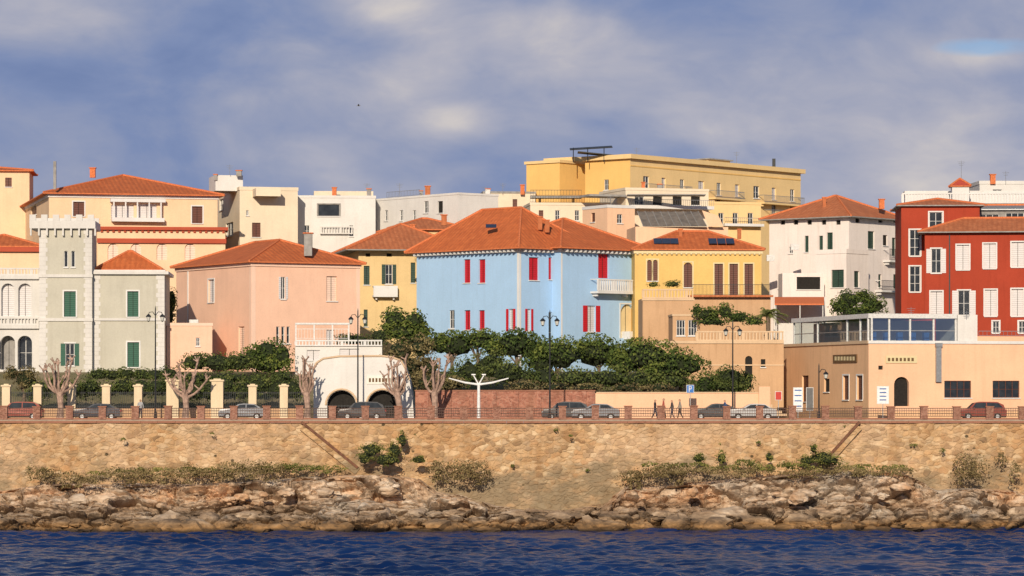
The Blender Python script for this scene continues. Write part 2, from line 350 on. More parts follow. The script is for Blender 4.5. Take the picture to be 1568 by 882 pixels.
# ---------------------------------------------------------------- numpy meshes
def np_mesh(name,V,Q,mat,smooth=False,parent=None,tint=None):
    me=bpy.data.meshes.new(name); V=np.asarray(V,dtype=np.float32); Q=np.asarray(Q,dtype=np.int32); m_=len(Q); k=Q.shape[1]
    me.vertices.add(len(V)); me.vertices.foreach_set('co',V.ravel()); me.loops.add(m_*k); me.loops.foreach_set('vertex_index',Q.ravel())
    me.polygons.add(m_); me.polygons.foreach_set('loop_start',np.arange(m_,dtype=np.int32)*k); me.update(calc_edges=True)
    me.polygons.foreach_set('use_smooth',np.full(m_,bool(smooth)))
    if tint is not None:
        a=me.attributes.new('tint','FLOAT','FACE'); a.data.foreach_set('value',np.asarray(tint,dtype=np.float32))
    me.materials.append(mat); ob=bpy.data.objects.new(name,me); ob.parent=parent; bpy.context.collection.objects.link(ob); return ob
def grid_q(nx,ny):
    i=np.arange(nx-1)[:,None]; j=np.arange(ny-1)[None,:]; a=(i*ny+j).ravel(); return np.stack([a,a+ny,a+ny+1,a+1],1)
# water
xs=np.concatenate([[-6000,-2000,-700,-300,-150,-90],np.arange(-66,66.01,.2),[90,150,300,700,2000,6000]])
ys=np.concatenate([[-5000,-2000,-800,-400,-220,-140,-105],np.arange(-84,1.0,.16)])
GX,GY=np.meshgrid(xs,ys,indexing='ij'); H=np.zeros_like(GX); rng=np.random.RandomState(3)
for i in range(70):
    lam=.5*(4.6/.5)**rng.rand(); th=rng.normal(math.pi/2+.3,.6); amp=.0086*lam*(0.6+rng.rand()*.8); k=2*math.pi/lam; ph=rng.rand()*6.28
    a=k*(GX*math.cos(th)+GY*math.sin(th))+ph; H+=amp*(np.sin(a)+.22*np.sin(2*a+.6))
for lam,th,amp in ((14,1.7,.05),(9,1.3,.04)): H+=amp*np.sin(2*math.pi/lam*(GX*math.cos(th)+GY*math.sin(th)))
mask=(np.abs(GX)<67)&(GY>-85); H=np.where(mask,H*(.8+.35*np.sin(GX*.07+GY*.11)*np.sin(GX*.031-GY*.05+1)),0)
m,nt,b=newmat('sea_water'); v=coords(nt); n=noi(nt,coords(nt,'Object',(1,.5,1)),.06,3); n3=noi(nt,v,3.2,3,.6)
c=mix(nt,ramp(nt,n,[(.35,0.),(.65,1.)]),(.003,.016,.075,1),(.006,.030,.125,1))
nt.links.new(c,b.inputs['Base Color']); b.inputs['Roughness'].default_value=.2; b.inputs['IOR'].default_value=1.33; b.inputs['Specular IOR Level'].default_value=.28
bump(nt,b,n3,.5,.1)
np_mesh('sea_water',np.stack([GX.ravel(),GY.ravel(),H.ravel()],1),grid_q(len(xs),len(ys)),m,True)
# ground
def sst(a,b_,v): t=np.clip((v-a)/(b_-a),0,1); return t*t*(3-2*t)
def ground(x,y):
    bl=sst(17,25,x); t=(1-bl)*sst(17.5,44,y)+bl*sst(48,70,y); return 9.0+4.5*t+sst(62,150,y)*9
xs=np.concatenate([[-6000,-1500,-400,-150],np.arange(-80,80.1,2.),[150,400,1500,6000]]); ys=np.concatenate([[.35,5,10,15],np.arange(17,120,2.),[150,200,400,1500,8000]])
GX,GY=np.meshgrid(xs,ys,indexing='ij')
m,nt,b=newmat('ground_earth'); v=coords(nt); c=ramp(nt,noi(nt,v,.25,5,.65),[(.3,(.08,.09,.03,1)),(.5,(.19,.16,.08,1)),(.7,(.3,.24,.15,1))]); nt.links.new(c,b.inputs['Base Color']); b.inputs['Roughness'].default_value=1
np_mesh('ground',np.stack([GX.ravel(),GY.ravel(),ground(GX,GY).ravel()],1),grid_q(len(xs),len(ys)),m,True)
road=Obj('road',(0,10.5,9)); road.box('asphalt',M['asphalt'],(0,10.25,9.002),(300,7.5,.004))
for i in range(-30,30): road.box('markings',M['frame'],(i*4.5,10.25,9.006),(2,.12,.004))
road.finish()
pv=Obj('promenade_pavement',(0,3,9)); pv.box('slab',M['pave'],(0,3.4,9.07),(300,6.1,.14)); pv.finish()
pv=Obj('pavement',(0,15,9)); pv.box('slab',M['pave'],(0,15.6,9.07),(300,3.2,.14)); pv.finish()

# ---------------------------------------------------------------- seawall
SW=masonry('seawall_stone',[A(146,110,76),A(216,170,120),A(190,142,96),A(230,194,148),A(170,134,98),A(222,178,128),A(140,108,78)],2.3,A(206,164,114),.7)
sw=Obj('sea_wall',(0,0,4.5))
xs=np.concatenate([[-300,-150],np.arange(-80,80.01,.2),[150,300]]); zs=np.linspace(-.5,8.85,44); V=[]
for x in xs:
    for z in zs:
        d,_=noise.voronoi(Vector((x*1.5,z*2.4,0)))
        f=noise.fractal(Vector((x*.5,z*.6,3.)),1.,2.,4)*.13+noise.fractal(Vector((x*2.1,z*2.4,9.)),1.,2.,2)*.04+min(.5,d[1]-d[0])*.09
        V.append((x,-f-(8.85-z)*.045,z-4.5))
swe=sw.finish()
np_mesh('wall_face',V,grid_q(len(xs),len(zs)),SW,False,swe)
cop=stucco('coping_stone',A(166,112,86),.6)
cp=Obj('sea_wall_coping',(0,0,8.9))
x=-80.
while x<80:
    l=random.uniform(1.4,2.4); cp.box('stones',cop,(x+l/2,.12+random.uniform(-.02,.02),8.93+random.uniform(-.012,.012)),(l-.02,.62,.17)); x+=l
cp.finish()
def sea_stairs(pxa,pya,pxb,pyb):
    y0=-.52; o=Obj('stone_staircase',(X(pxa,y0),y0,6)); xa,za=X(pxa,y0),8.9; xb,zb=X(pxb,y0),Z(pyb,y0)
    dx,dz=xb-xa,zb-za; L=math.hypot(dx,dz); R=Matrix.Rotation(-math.atan2(dz,dx),3,'Y')
    if dx<0: R=Matrix.Rotation(-math.atan2(-dz,-dx),3,'Y')
    o.box('coping',plain('stair_coping',A(120,80,58),.9,0,.3,3),((xa+xb)/2,y0+.1,(za+zb)/2+.02),(L+.1,.3,.2),rot=R)
    o.box('stringer',SW,((xa+xb)/2,y0+.25,(za+zb)/2-.35),(L,.3,.6),rot=R)
    n=int(abs(dz)/.17)
    for i in range(n):
        xc=xa+dx*(i+.5)/n; zt=za-abs(dz)*(i+1)/n-.15; o.box('steps',SW,(xc,y0+.5,zt-.15),(abs(dx)/n+.02,.5,.3-.002*(i%2)))
    o.finish()
sea_stairs(462,645,547,716); sea_stairs(1316,645,1268,700)
# railing
brick_m=masonry('brick_pillars',[A(132,86,68),A(160,108,86),A(182,130,104)],7,A(176,136,112),.4,False)
rl=Obj('promenade_railing',(0,.5,9))
u=.3
while u<159:
    x=u-80; hh_=random.uniform(-.03,.04)
    rl.box('pillars',brick_m,(x,.55,9.14+.54+hh_/2),(.62,.5,1.08+hh_)); rl.box('pillar_caps',cop,(x,.55,9.14+1.12+hh_),(.74,.6,.08))
    for zz_ in (9.42,9.65,9.88,10.1): rl.box('rails',M['rust'],(x+1.4,.55,zz_),(2.16,.06,.055))
    for k in range(14): rl.box('bars',M['rust'],(x+.42+k*.15,.55,9.77),(.03,.03,.7))
    rl.box('kerb',cop,(x+1.4,.55,9.2),(2.16,.3,.14))
    u+=2.8
rl.finish()

# ---------------------------------------------------------------- shore rocks
tab_px=[-400,0,60,150,300,400,470,545,600,640,665,700,760,850,925,960,1050,1110,1200,1300,1390,1440,1500,1568,2000]
tab_py=[740,752,742,740,742,736,730,728,726,734,752,758,776,782,772,745,740,735,728,722,724,750,748,752,750]
def rock_top(x): px=784+x*F/277; return float(Z(np.interp(px,tab_px,tab_py),-3))
m,nt,b=newmat('shore_rock'); v=coords(nt); g=nd(nt,'NewGeometry'); sp=nd(nt,'SeparateXYZ',{0:g.outputs['Position']})
big=noi(nt,v,.2,4,.65); med=noi(nt,coords(nt,'Object',(1,1,2.4)),.5,6,.68); fn=noi(nt,v,3,5,.7)
c=ramp(nt,med,[(.30,A(130,104,80)),(.42,A(182,148,114)),(.54,A(216,182,146)),(.70,A(240,214,182))])
c=mix(nt,ramp(nt,big,[(.50,0.),(.62,.6)]),c,A(212,150,96))
c=mix(nt,ramp(nt,big,[(.34,.6),(.47,0.)]),c,A(194,180,160))
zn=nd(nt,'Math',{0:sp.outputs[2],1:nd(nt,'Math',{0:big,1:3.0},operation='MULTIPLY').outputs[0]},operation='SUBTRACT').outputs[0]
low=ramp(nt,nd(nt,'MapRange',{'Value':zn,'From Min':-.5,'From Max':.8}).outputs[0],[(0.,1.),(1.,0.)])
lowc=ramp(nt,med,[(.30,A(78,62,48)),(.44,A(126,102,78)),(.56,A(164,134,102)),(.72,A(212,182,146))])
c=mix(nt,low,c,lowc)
alg=ramp(nt,nd(nt,'MapRange',{'Value':sp.outputs[2],'From Min':.15,'From Max':1.1}).outputs[0],[(0.,.8),(.5,.6),(1.,0.)])
c=mix(nt,alg,c,ramp(nt,med,[(.35,A(88,62,30)),(.6,A(176,122,58))]))
wet=ramp(nt,nd(nt,'MapRange',{'Value':sp.outputs[2],'From Min':.15,'From Max':.42}).outputs[0],[(0.,.9),(1.,0.)])
c=mix(nt,wet,c,(.018,.013,.009,1))
c=mix(nt,ramp(nt,fn,[(.30,.55),(.44,0.)]),c,(.10,.075,.05,1))
crevice_shade=ramp(nt,g.outputs['Pointiness'],[(.38,.8),(.47,0.)]); c=mix(nt,crevice_shade,c,(.04,.03,.02,1))  # shade in cracks painted into the rock colour, from mesh concavity
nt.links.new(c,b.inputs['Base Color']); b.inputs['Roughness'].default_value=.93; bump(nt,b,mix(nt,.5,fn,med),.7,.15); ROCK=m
def hsh(p,k=0.): 
    v_=math.sin(p.x*127.1+p.y*311.7+p.z*74.7+k)*43758.5453; return v_-math.floor(v_)
xs=np.arange(-70,70,.125); rows=136; V=[]
for x in xs:
    zt=rock_top(x); sh=-2.6+5.0*min(1,max(0,(x+45)/90)); cove=noise.noise(Vector((x*.13,5.,1.)))*1.8+noise.noise(Vector((x*.45,8.,1.)))*1.2
    led=-3.0+noise.noise(Vector((x*.22,1.,7.)))*1.6+noise.noise(Vector((x*.7,4.,7.)))*.7; mid=min(zt-.4,2.3+noise.noise(Vector((x*.2,3.,3.)))*1.0)
    P=[(.2,zt),(led,zt-.35),(led-.4,mid+.2),(led-2.6,mid-.4),(min(led-3.2,-8.0+sh+cove),1.0),(min(led-3.5,-8.8+sh+cove),-.3),(-13+sh+cove,-1.6)]
    seg=[math.dist(P[i],P[i+1])*(.5 if i in(0,5) else 1.4) for i in range(6)]; cum=np.concatenate([[0],np.cumsum(seg)]); T=np.linspace(0,cum[-1],rows)
    Y=np.interp(T,cum,[p[0] for p in P]); ZZ=np.interp(T,cum,[p[1] for p in P])
    for j in range(rows):
        y,z=float(Y[j]),float(ZZ[j]); wq=noise.noise(Vector((x*.5,y*.5,z*.7)))*.9
        p=Vector((x*.30+wq*.25,y*.34,z*.8+wq*.3+x*.03)); d,cp_=noise.voronoi(p)
        p2=Vector((x*.72+wq*.6,y*.7,z*1.9)); d2,c2_=noise.voronoi(p2)
        p3=Vector((x*1.9+wq,y*1.8,z*3.8+wq)); d3,c3_=noise.voronoi(p3)
        f=noise.fractal(Vector((x*1.1,y*1.1,z*2.0)),.9,2.1,4)
        am=min(1,.12+max(0,-y)/3.2)
        h1,h2,h3=hsh(cp_[0]),hsh(c2_[0],3.),hsh(c3_[0],5.)
        crk=max(0,1-(d[1]-d[0])*7)*.8+max(0,1-(d2[1]-d2[0])*6)*.4
        D=am*((h1-.5)*2.5+(h2-.5)*1.2+(h3-.5)*.24+f*.26-crk)
        V.append((x+(h2-.5)*.15,y-D*.80,z+D*.30*(1 if y<led else .5)))
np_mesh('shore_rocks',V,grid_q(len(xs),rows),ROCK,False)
# boulders
bm=bmesh.new()
for i in range(240):
    x=random.uniform(-62,62); sh=-2.6+5.0*min(1,max(0,(x+45)/90)); y=random.uniform(-10.,-6.)+sh; r=random.choice([.3,.45,.6,.8,1.1,1.6]); z=max(0,(-8.2+sh-y)*-.45+.2)+random.uniform(-.3,.3)
    if random.random()<.25: y=-4.2+random.uniform(-1.5,.5); z=rock_top(x)-random.uniform(.5,2.4); r*=.5
    g2=bmesh.ops.create_icosphere(bm,subdivisions=3,radius=1); sd=random.uniform(0,99); sc3=(r*random.uniform(.9,1.7),r*random.uniform(.8,1.2),r*random.uniform(.5,.8)); rz=random.uniform(-.5,.5)
    for vv in g2['verts']:
        p=vv.co; dd,cpp=noise.voronoi(p*1.1+Vector((sd,0,0))); k=.68+.45*hsh(cpp[0])+.18*noise.fractal(p*1.6+Vector((0,sd,0)),1,2,4)
        q=Vector((p.x*sc3[0]*k,p.y*sc3[1]*k,p.z*sc3[2]*k)); q.rotate(Matrix.Rotation(rz,3,'Z')); vv.co=q+Vector((x,y,z))
me=bpy.data.meshes.new('boulders'); bm.to_mesh(me); bm.free(); me.materials.append(ROCK); ob=bpy.data.objects.new('boulders',me); bpy.context.collection.objects.link(ob)

# ---------------------------------------------------------------- foliage
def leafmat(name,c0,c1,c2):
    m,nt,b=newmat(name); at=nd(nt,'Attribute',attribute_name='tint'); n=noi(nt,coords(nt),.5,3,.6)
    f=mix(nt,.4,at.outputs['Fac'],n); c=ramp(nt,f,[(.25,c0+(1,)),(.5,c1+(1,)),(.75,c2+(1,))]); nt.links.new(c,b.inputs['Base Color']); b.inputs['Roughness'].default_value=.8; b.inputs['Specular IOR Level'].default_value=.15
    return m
LP=leafmat('pine_foliage',(.022,.038,.011),(.058,.09,.02),(.15,.175,.038))
LH=leafmat('hedge_foliage',(.03,.045,.015),(.07,.095,.026),(.15,.165,.045))
LO=leafmat('olive_foliage',(.075,.055,.028),(.15,.12,.055),(.24,.20,.09))
LD=leafmat('dry_scrub',(.10,.075,.032),(.175,.13,.058),(.27,.21,.10))
LG=leafmat('green_scrub',(.05,.06,.016),(.12,.13,.032),(.26,.24,.07))
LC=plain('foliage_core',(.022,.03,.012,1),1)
bark=plain('bark',(.16,.12,.085,1),.95,0,.35,8)
def leafcloud(ells,dens,size,seed,shell=(.72,1.05),lump=.2,up=-.5,nsub=9,subup=False):
    rng=np.random.RandomState(seed); VV=[];T=[]; E2=[]
    for e in ells:
        tb0=rng.rand()*.26-.13
        E2.append(tuple(e)+(tb0-.06,))
        for k in range(nsub):
            d=rng.normal(size=3); d/=np.linalg.norm(d); d[1]=-abs(d[1]) if rng.rand()<.75 else d[1]; s=.24+.22*rng.rand()
            if subup: d[2]=abs(d[2])*1.05-.15
            E2.append((e[0]+d[0]*e[3]*.84,e[1]+d[1]*e[4]*.8,e[2]+d[2]*e[5]*.84,e[3]*s,e[4]*s,e[5]*s*1.05,tb0+rng.rand()*.34-.15))
    for (cx,cy,cz,rx,ry,rz,tb) in E2:
        n=int(dens*(rx*ry+rx*rz+ry*rz)*4.2/(size*size)*.38)+15
        d=rng.normal(size=(n*2,3)); d/=np.linalg.norm(d,axis=1)[:,None]; d=d[(d[:,2]>up)&(d[:,1]<.55)][:n]; n=len(d)
        fr=rng.normal(size=(7,3))*3.6; ph=rng.rand(7)*6.28; L=np.sin(d@fr.T+ph).sum(1)/7*1.5
        fr2=rng.normal(size=(6,3))*9; L2=np.sin(d@fr2.T+rng.rand(6)*6.28).sum(1)/6*1.2
        r=(1+lump*L+lump*.45*L2)*(shell[0]+(shell[1]-shell[0])*rng.rand(n)**.6)
        c=np.array([cx,cy,cz])+d*r[:,None]*np.array([rx,ry,rz])
        nr=d+rng.normal(size=(n,3))*.5; nr/=np.linalg.norm(nr,axis=1)[:,None]
        a=np.cross(nr,rng.normal(size=(n,3))); a/=np.linalg.norm(a,axis=1)[:,None]; b_=np.cross(nr,a)
        s=size*(.6+.8*rng.rand(n))[:,None]
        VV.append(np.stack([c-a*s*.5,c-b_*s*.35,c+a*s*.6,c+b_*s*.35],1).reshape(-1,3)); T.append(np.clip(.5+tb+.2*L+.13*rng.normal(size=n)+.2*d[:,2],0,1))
    V=np.concatenate(VV); return V,np.arange(len(V)).reshape(-1,4),np.concatenate(T)
_seed=[10]
def shrub(name,clumps,mat,y,leaf=.2,dens=1.,trunk=None,core=True,lump=.2,depth=1.,up=-.8,shell=(.72,1.05),nsub=9,tr=1.,subup=False):
    ells=[]
    for c in clumps:
        yy=c[4] if len(c)>4 else y; s=(yy+CD)/F; ells.append((X(c[0],yy),yy,Z(c[1],yy),c[2]*s,max(.6,c[2]*s*.8*depth),c[3]*s))
    ax=sum(e[0] for e in ells)/len(ells); gz=float(ground(np.array(ax),np.array(float(y)))) if y>0 else 4
    o=Obj(name,(ax,y,gz))
    if trunk:
        for tx in trunk:
            x0=X(tx,y); ce=min(ells,key=lambda e:abs(e[0]-x0)); top=Vector((ce[0],ce[1],ce[2]))
            o.tube('trunk',bark,[(x0,y,gz-.3),(x0+.15,y,(gz+top.z)/2),(x0,y,top.z)],[.22*tr,.16*tr,.08],8)
            for k in range(5):
                a=random.uniform(0,6.28); o.tube('limbs',bark,[(x0+.1,y,(gz+top.z)/2),(x0+math.cos(a)*ce[3]*.6,y+math.sin(a)*ce[4]*.6,top.z+.2)],[.1,.04],5)
    e=o.finish(); _seed[0]+=1
    V,Q,T=leafcloud(ells,dens,leaf,_seed[0],lump=lump,up=up,shell=shell,nsub=nsub,subup=subup); V=V-np.array(o.loc)
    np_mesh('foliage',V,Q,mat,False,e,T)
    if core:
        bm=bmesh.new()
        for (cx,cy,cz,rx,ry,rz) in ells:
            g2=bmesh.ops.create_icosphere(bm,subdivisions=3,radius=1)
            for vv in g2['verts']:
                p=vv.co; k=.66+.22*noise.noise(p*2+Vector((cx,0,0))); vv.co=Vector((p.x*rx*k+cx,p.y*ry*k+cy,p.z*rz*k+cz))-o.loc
        me=bpy.data.meshes.new('crown_core'); bm.to_mesh(me); bm.free(); me.materials.append(LC); ob=bpy.data.objects.new('crown_core',me); ob.parent=e; bpy.context.collection.objects.link(ob)  # added dark lumpy core, keeps the leaf shell from being see-through
    return e
# central wind-shaped evergreen grove: domed crowns at staggered depths
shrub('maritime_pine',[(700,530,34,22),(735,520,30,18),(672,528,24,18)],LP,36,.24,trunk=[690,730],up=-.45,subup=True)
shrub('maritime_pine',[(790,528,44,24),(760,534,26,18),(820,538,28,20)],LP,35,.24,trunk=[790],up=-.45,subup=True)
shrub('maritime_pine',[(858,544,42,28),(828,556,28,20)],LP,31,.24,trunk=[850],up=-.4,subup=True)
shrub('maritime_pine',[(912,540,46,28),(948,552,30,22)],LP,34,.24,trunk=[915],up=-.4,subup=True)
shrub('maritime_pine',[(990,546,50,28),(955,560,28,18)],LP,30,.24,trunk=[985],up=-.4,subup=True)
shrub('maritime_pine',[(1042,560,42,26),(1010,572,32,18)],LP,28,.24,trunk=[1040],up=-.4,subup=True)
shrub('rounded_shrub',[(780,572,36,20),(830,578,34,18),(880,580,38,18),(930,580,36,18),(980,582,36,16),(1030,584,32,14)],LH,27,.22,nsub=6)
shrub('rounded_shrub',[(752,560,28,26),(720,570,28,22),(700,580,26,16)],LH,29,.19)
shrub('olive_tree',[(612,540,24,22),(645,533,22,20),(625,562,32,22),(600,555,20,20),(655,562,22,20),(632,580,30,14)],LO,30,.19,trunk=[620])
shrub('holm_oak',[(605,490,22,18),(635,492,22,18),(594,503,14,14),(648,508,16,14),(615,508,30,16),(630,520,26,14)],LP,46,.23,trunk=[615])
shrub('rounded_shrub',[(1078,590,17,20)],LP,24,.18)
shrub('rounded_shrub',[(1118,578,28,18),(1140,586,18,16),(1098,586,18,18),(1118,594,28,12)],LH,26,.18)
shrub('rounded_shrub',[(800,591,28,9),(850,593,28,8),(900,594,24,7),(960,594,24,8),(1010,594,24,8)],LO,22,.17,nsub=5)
shrub('rounded_shrub',[(690,589,30,12),(655,586,22,16)],LO,23,.17)
# left garden
shrub('garden_hedge',[(60+i*26,597+random.uniform(-6,3),20,random.uniform(15,20)) for i in range(16)],LH,22,.18,lump=.14,nsub=5)
shrub('garden_hedge',[(150+i*22,574+random.uniform(-2,2),17,11) for i in range(6)],LH,27,.17,lump=.1,nsub=4)
shrub('maritime_pine',[(408,540,26,22),(430,545,20,22),(390,550,24,20),(412,560,34,14)],LP,38,.22,trunk=[412])
shrub('garden_hedge',[(300,555,26,16),(335,556,34,17),(365,556,26,16)],LH,36,.19,lump=.14,nsub=6)
shrub('holm_oak',[(262,462,10,24),(258,485,10,18)],LH,54,.18)
shrub('olive_tree',[(40,580,22,20),(20,572,14,12)],LO,26,.16,trunk=[35])
shrub('garden_hedge',[(300,580,34,11),(345,580,34,11),(390,582,26,11),(430,580,24,13)],LH,26,.17,lump=.12,nsub=4)
# right side
shrub('rounded_shrub',[(1085,482,22,12),(1110,477,14,12),(1130,486,22,10),(1155,492,16,8),(1068,474,10,8),(1090,493,26,7)],LP,43,.18,nsub=6)
shrub('holm_oak',[(1300,460,22,16),(1335,468,24,16),(1285,470,16,12),(1322,452,14,10),(1312,478,34,12)],LP,62,.2)
shrub('rounded_shrub',[(1030,435,14,6),(1000,436,10,5)],LG,52.5,.12,nsub=4)
shrub('hedge',[(540,520,30,10),(580,515,16,14)],LH,44,.16,nsub=4)
# ledge vegetation
def scrub(name,lst,mat,leaf,dens=1.,lump=.3,yb=-2.2,nsub=4,core=False):
    shrub(name,[(a+random.uniform(-6,6),b_+random.uniform(-2,2),c*random.uniform(.7,1.25),d*random.uniform(.65,1.2),yb+random.uniform(-.9,.9)) for a,b_,c,d in lst],mat,yb,leaf,dens,lump=lump,core=core,up=-.4,shell=(.35,1.08),nsub=nsub)
scrub('coastal_scrub',[(50+i*24,732+random.uniform(-6,4)-(8 if i>11 else 0),22,random.uniform(10,16)) for i in range(16)],LD,.15,1.3,yb=-3.4)
scrub('coastal_scrub',[(150+i*34,721+random.uniform(-2,2),18,5) for i in range(7)]+[(75,719,10,4)],LG,.13,1.1,yb=-2.)
scrub('coastal_scrub',[(405+i*16,718+random.uniform(-3,3),14,7) for i in range(8)],LG,.13,1.3)
scrub('coastal_bush',[(570,690,18,15),(556,702,14,11),(606,690,16,15),(620,674,12,19),(590,704,24,11),(640,706,14,8)],LG,.14,1.,.35,core=True)
scrub('coastal_scrub',[(672,718,20,16),(700,716,26,16),(730,718,22,16),(745,732,12,14),(685,732,16,16),(710,728,22,10)],LD,.15,1.4)
scrub('coastal_scrub',[(960,732,22,11),(990,725,24,14),(1020,725,24,14),(1042,732,16,13),(975,742,12,10)],LD,.15,1.4)
scrub('coastal_scrub',[(1000+i*22,715+random.uniform(-4,4),18,7) for i in range(18)],LG,.13,1.2)
scrub('coastal_scrub',[(1050+i*40,724+random.uniform(-4,4),30,8) for i in range(9)],LD,.14,1.2,yb=-3)
scrub('coastal_bush',[(1255,700,20,14),(1275,706,22,11),(1235,706,14,10),(1110,701,8,13),(1075,704,10,8),(1180,701,8,12),(1245,688,7,9)],LG,.14,1.,.35,core=True)
scrub('coastal_scrub',[(1480,708,20,22),(1470,728,20,20),(1500,720,18,18),(1530,706,12,11),(1555,724,14,18)],LD,.15,1.3)
scrub('wall_plants',[(849,660,4,3),(870,666,4,3),(192,672,5,4),(1098,680,4,3),(1395,684,5,4),(640,664,4,3),(1290,652,4,3),(905,720,5,3),(790,712,4,3),(1160,676,4,3),(1440,690,5,4),(330,664,3,2)],LG,.1,1.2,yb=-.4,nsub=2)

# ---------------------------------------------------------------- blue house
BL=stucco('blue_stucco',(.40,.61,.87,1),.12)
o=Obj('blue_house',(X(795,58),58,13))
a=Block(o,795,58,43,381,548,BL,pxl=638,pxr=900,z0=12)
b2=Block(o,859,60.2,43,381,548,BL,pxr=988,L=12,z0=12)
Lf,R=a.Lf,a.R
for p in (710,733): Lf.win(p,p+10,397,433,'red_sh')
for p in (711,733): Lf.win(p,p+9,475,505,'red_sh')
Lf.win(688,696,475,503)
Lf.win(779,786,473,507,'white_sh',sh='red_sh')
R.win(810,825,394,429,'red_sh'); R.win(840,851,394,428,'red_sh'); R.win(807,813,473,507,'white_sh',sh='red_sh'); R.win(840,852,478,540)
b2.R.win(916,932,389,426,'red_sh',sill=False); b2.R.win(899,912,468,508,'white_sh',sh='red_sh')
yel=M['cream']=stucco('cream_plaster',A(236,210,158),.15); b2.R.win(950,971,466,518,'cream',arch=True,sill=False,rec=.3,surround='trimw')
balcony(b2.R,904,957,428,450,M['trimw'],1.2,'bal')
a.build(False); b2.build(False)
a.hip(4.5,.95,trim=M['trimw']); b2.hip(3.4,.95,trim=M['trimw'],z=b2.z1+.03)
dentils(a.Lf,a.z1-.01,M['trimw'],.62,.7,.3); dentils(Wall(o,a.C,a.r,5.8,0,1,BL),a.z1-.01,M['trimw'],.62,.7,.3); dentils(b2.R,b2.z1-.01,M['trimw'],.62,.7,.3)
for wl,uu in ((a.Lf,a.L),): wl.wbox(uu-.3,uu-.003,12,a.z1-.36,.002,.03,M['trimw'],'corner_pilaster')
a.R.wbox(.032,.25,12,a.z1-.36,.002,.03,M['trimw'],'corner_pilaster'); b2.R.wbox(0,.2,12,a.z1-.36,.002,.03,M['trimw'],'corner_pilaster')
b2.R.wbox(b2.W-.35,b2.W-.003,12,a.z1-.36,.002,.03,M['trimw'],'corner_pilaster')
for (px,py1,py2) in ((827,333,352),(838,338,356)): chimney(o,px,py1,py2,62,.45,M['tile2'])
o.box('skylight',M['solar'],(X(752,62),62,Z(346,62)),(1.1,.9,.08),rot=Matrix.Rotation(.4,3,'X'))
b2.R.pbox(955,1008,508,520,-3,.9,M['trimw'],'entrance_canopy')
o.finish()

# ---------------------------------------------------------------- pink house
PK=stucco('pink_stucco',A(255,202,166,1.15),.16); PK2=stucco('pink_trim',A(255,210,178,1.1),.1)
o=Obj('pink_house',(X(385,48),48,13))
a=Block(o,385,48,30,402,552,PK,pxl=270,pxr=551,z0=13)
a.Lf.win(319,328,428,463,'white_sh',surround='trimw'); a.Lf.win(300,306,520,538); a.Lf.win(365,374,500,545,'pink_sh',sill=False)
a.R.win(430,437,424,458,None,sh='white_sh'); a.R.win(500,516,423,461,'pink_sh'); 
for p in (423,431,439): a.R.win(p,p+5,500,526,None,mull=0)
a.R.win(500,512,505,540,'white_sh'); 
a.build(False); a.hip(2.5,.5,trim=PK2)
a.R.wbox(.002,.45,13,a.z1-.36,.002,.03,PK2,'quoin'); a.R.wbox(a.W-.4,a.W-.002,13,a.z1-.36,.002,.03,PK2,'quoin'); a.Lf.wbox(a.L-.4,a.L-.002,13,a.z1-.36,.002,.03,PK2,'quoin')
a.Lf.wbox(3,3.12,13,a.z1-.4,.01,.12,M['trimw'],'drainpipe')
chimney(o,472,358,392,52,.8,M['grey']); chimney(o,425,374,388,56,.5,M['tile2'])
o.box('air_conditioner',M['frame'],(X(300,52),50,Z(494,50)),(.9,.4,.6)); 
o.finish()
o=Obj('pink_annex',(X(290,46),46,13)); a=Block(o,255,46,6,499,560,PK,pxr=325,L=8,z0=12.6); a.R.win(300,306,517,530); a.build(True,.3,PK2); o.finish()
o=Obj('white_veranda',(X(500,40),40,13)); a=Block(o,452,40,4,530,560,M['white'],pxr=585,L=5,z0=11)
a.R.win(470,490,536,552,'white_sh'); a.R.win(520,550,534,556,'white_sh'); a.build(True)
balustrade(a.R,0,a.W,a.z1+.01,.6,M['trimw'])
for p in (452,480,508,533): u=a.R.u(p); a.R.wbox(u,u+.14,a.z1+.62,Z(497,40),-.3,-.15,M['frame'],'veranda_posts')
a.R.wbox(0,a.R.u(536),Z(497,40)+.002,Z(497,40)+.18,-1.5,-.1,M['frame'],'veranda_beam')
railing(a.R,0,a.R.u(533),a.z1+.7,1.0,M['frame'],-.25,.3)
o.finish()

# ---------------------------------------------------------------- tower villa
GV=stucco('villa_grey_green',A(206,194,170),.22); QT=stucco('villa_white_trim',A(228,216,200),.22)
o=Obj('tower_villa',(X(100,42),42,13))
t=Block(o,60,42,3,350,572,GV,pxr=141,L=6,z0=13); wg=Block(o,141,43.2,3,420,572,GV,pxr=252,L=10,z0=13); lw=Block(o,-60,42.6,3,420,572,QT,pxr=60,L=9,z0=13)
t.R.win(98,104,384,409,None,arch=True,mull=0,bars=0); t.R.win(109,115,384,409,None,arch=True,mull=0,bars=0); t.R.win(98,116,446,485,'green_sh',surround='trimw'); t.R.win(100,114,526,560,None,sh='green_sh',surround='trimw')
wg.R.win(195,212,446,485,'green_sh',surround='trimw'); wg.R.win(195,213,524,562,'green_sh',surround='trimw')
for p in (-42,-20,2,28): 
    lw.R.win(p,p+20,434,484,'white_sh',arch=True,sill=False,rec=.5,mull=1); lw.R.win(p-1,p+21,514,566,'grey' if p==2 else None,arch=True,sill=False,rec=1.2,mull=1)
for bb in (t,wg,lw): bb.build(True)
for bb in (t,wg):
    Wd=bb.W
    for e0 in (0.003,Wd-.85):
        z=13.3; i=0
        top=bb.z1-.4
        while z<top:
            wq=.82 if i%2 else .66; uu=e0 if e0<1 else Wd-.003-wq
            bb.R.wbox(uu,uu+wq,z,z+.43,.002,.035,QT,'quoins'); z+=.44; i+=1
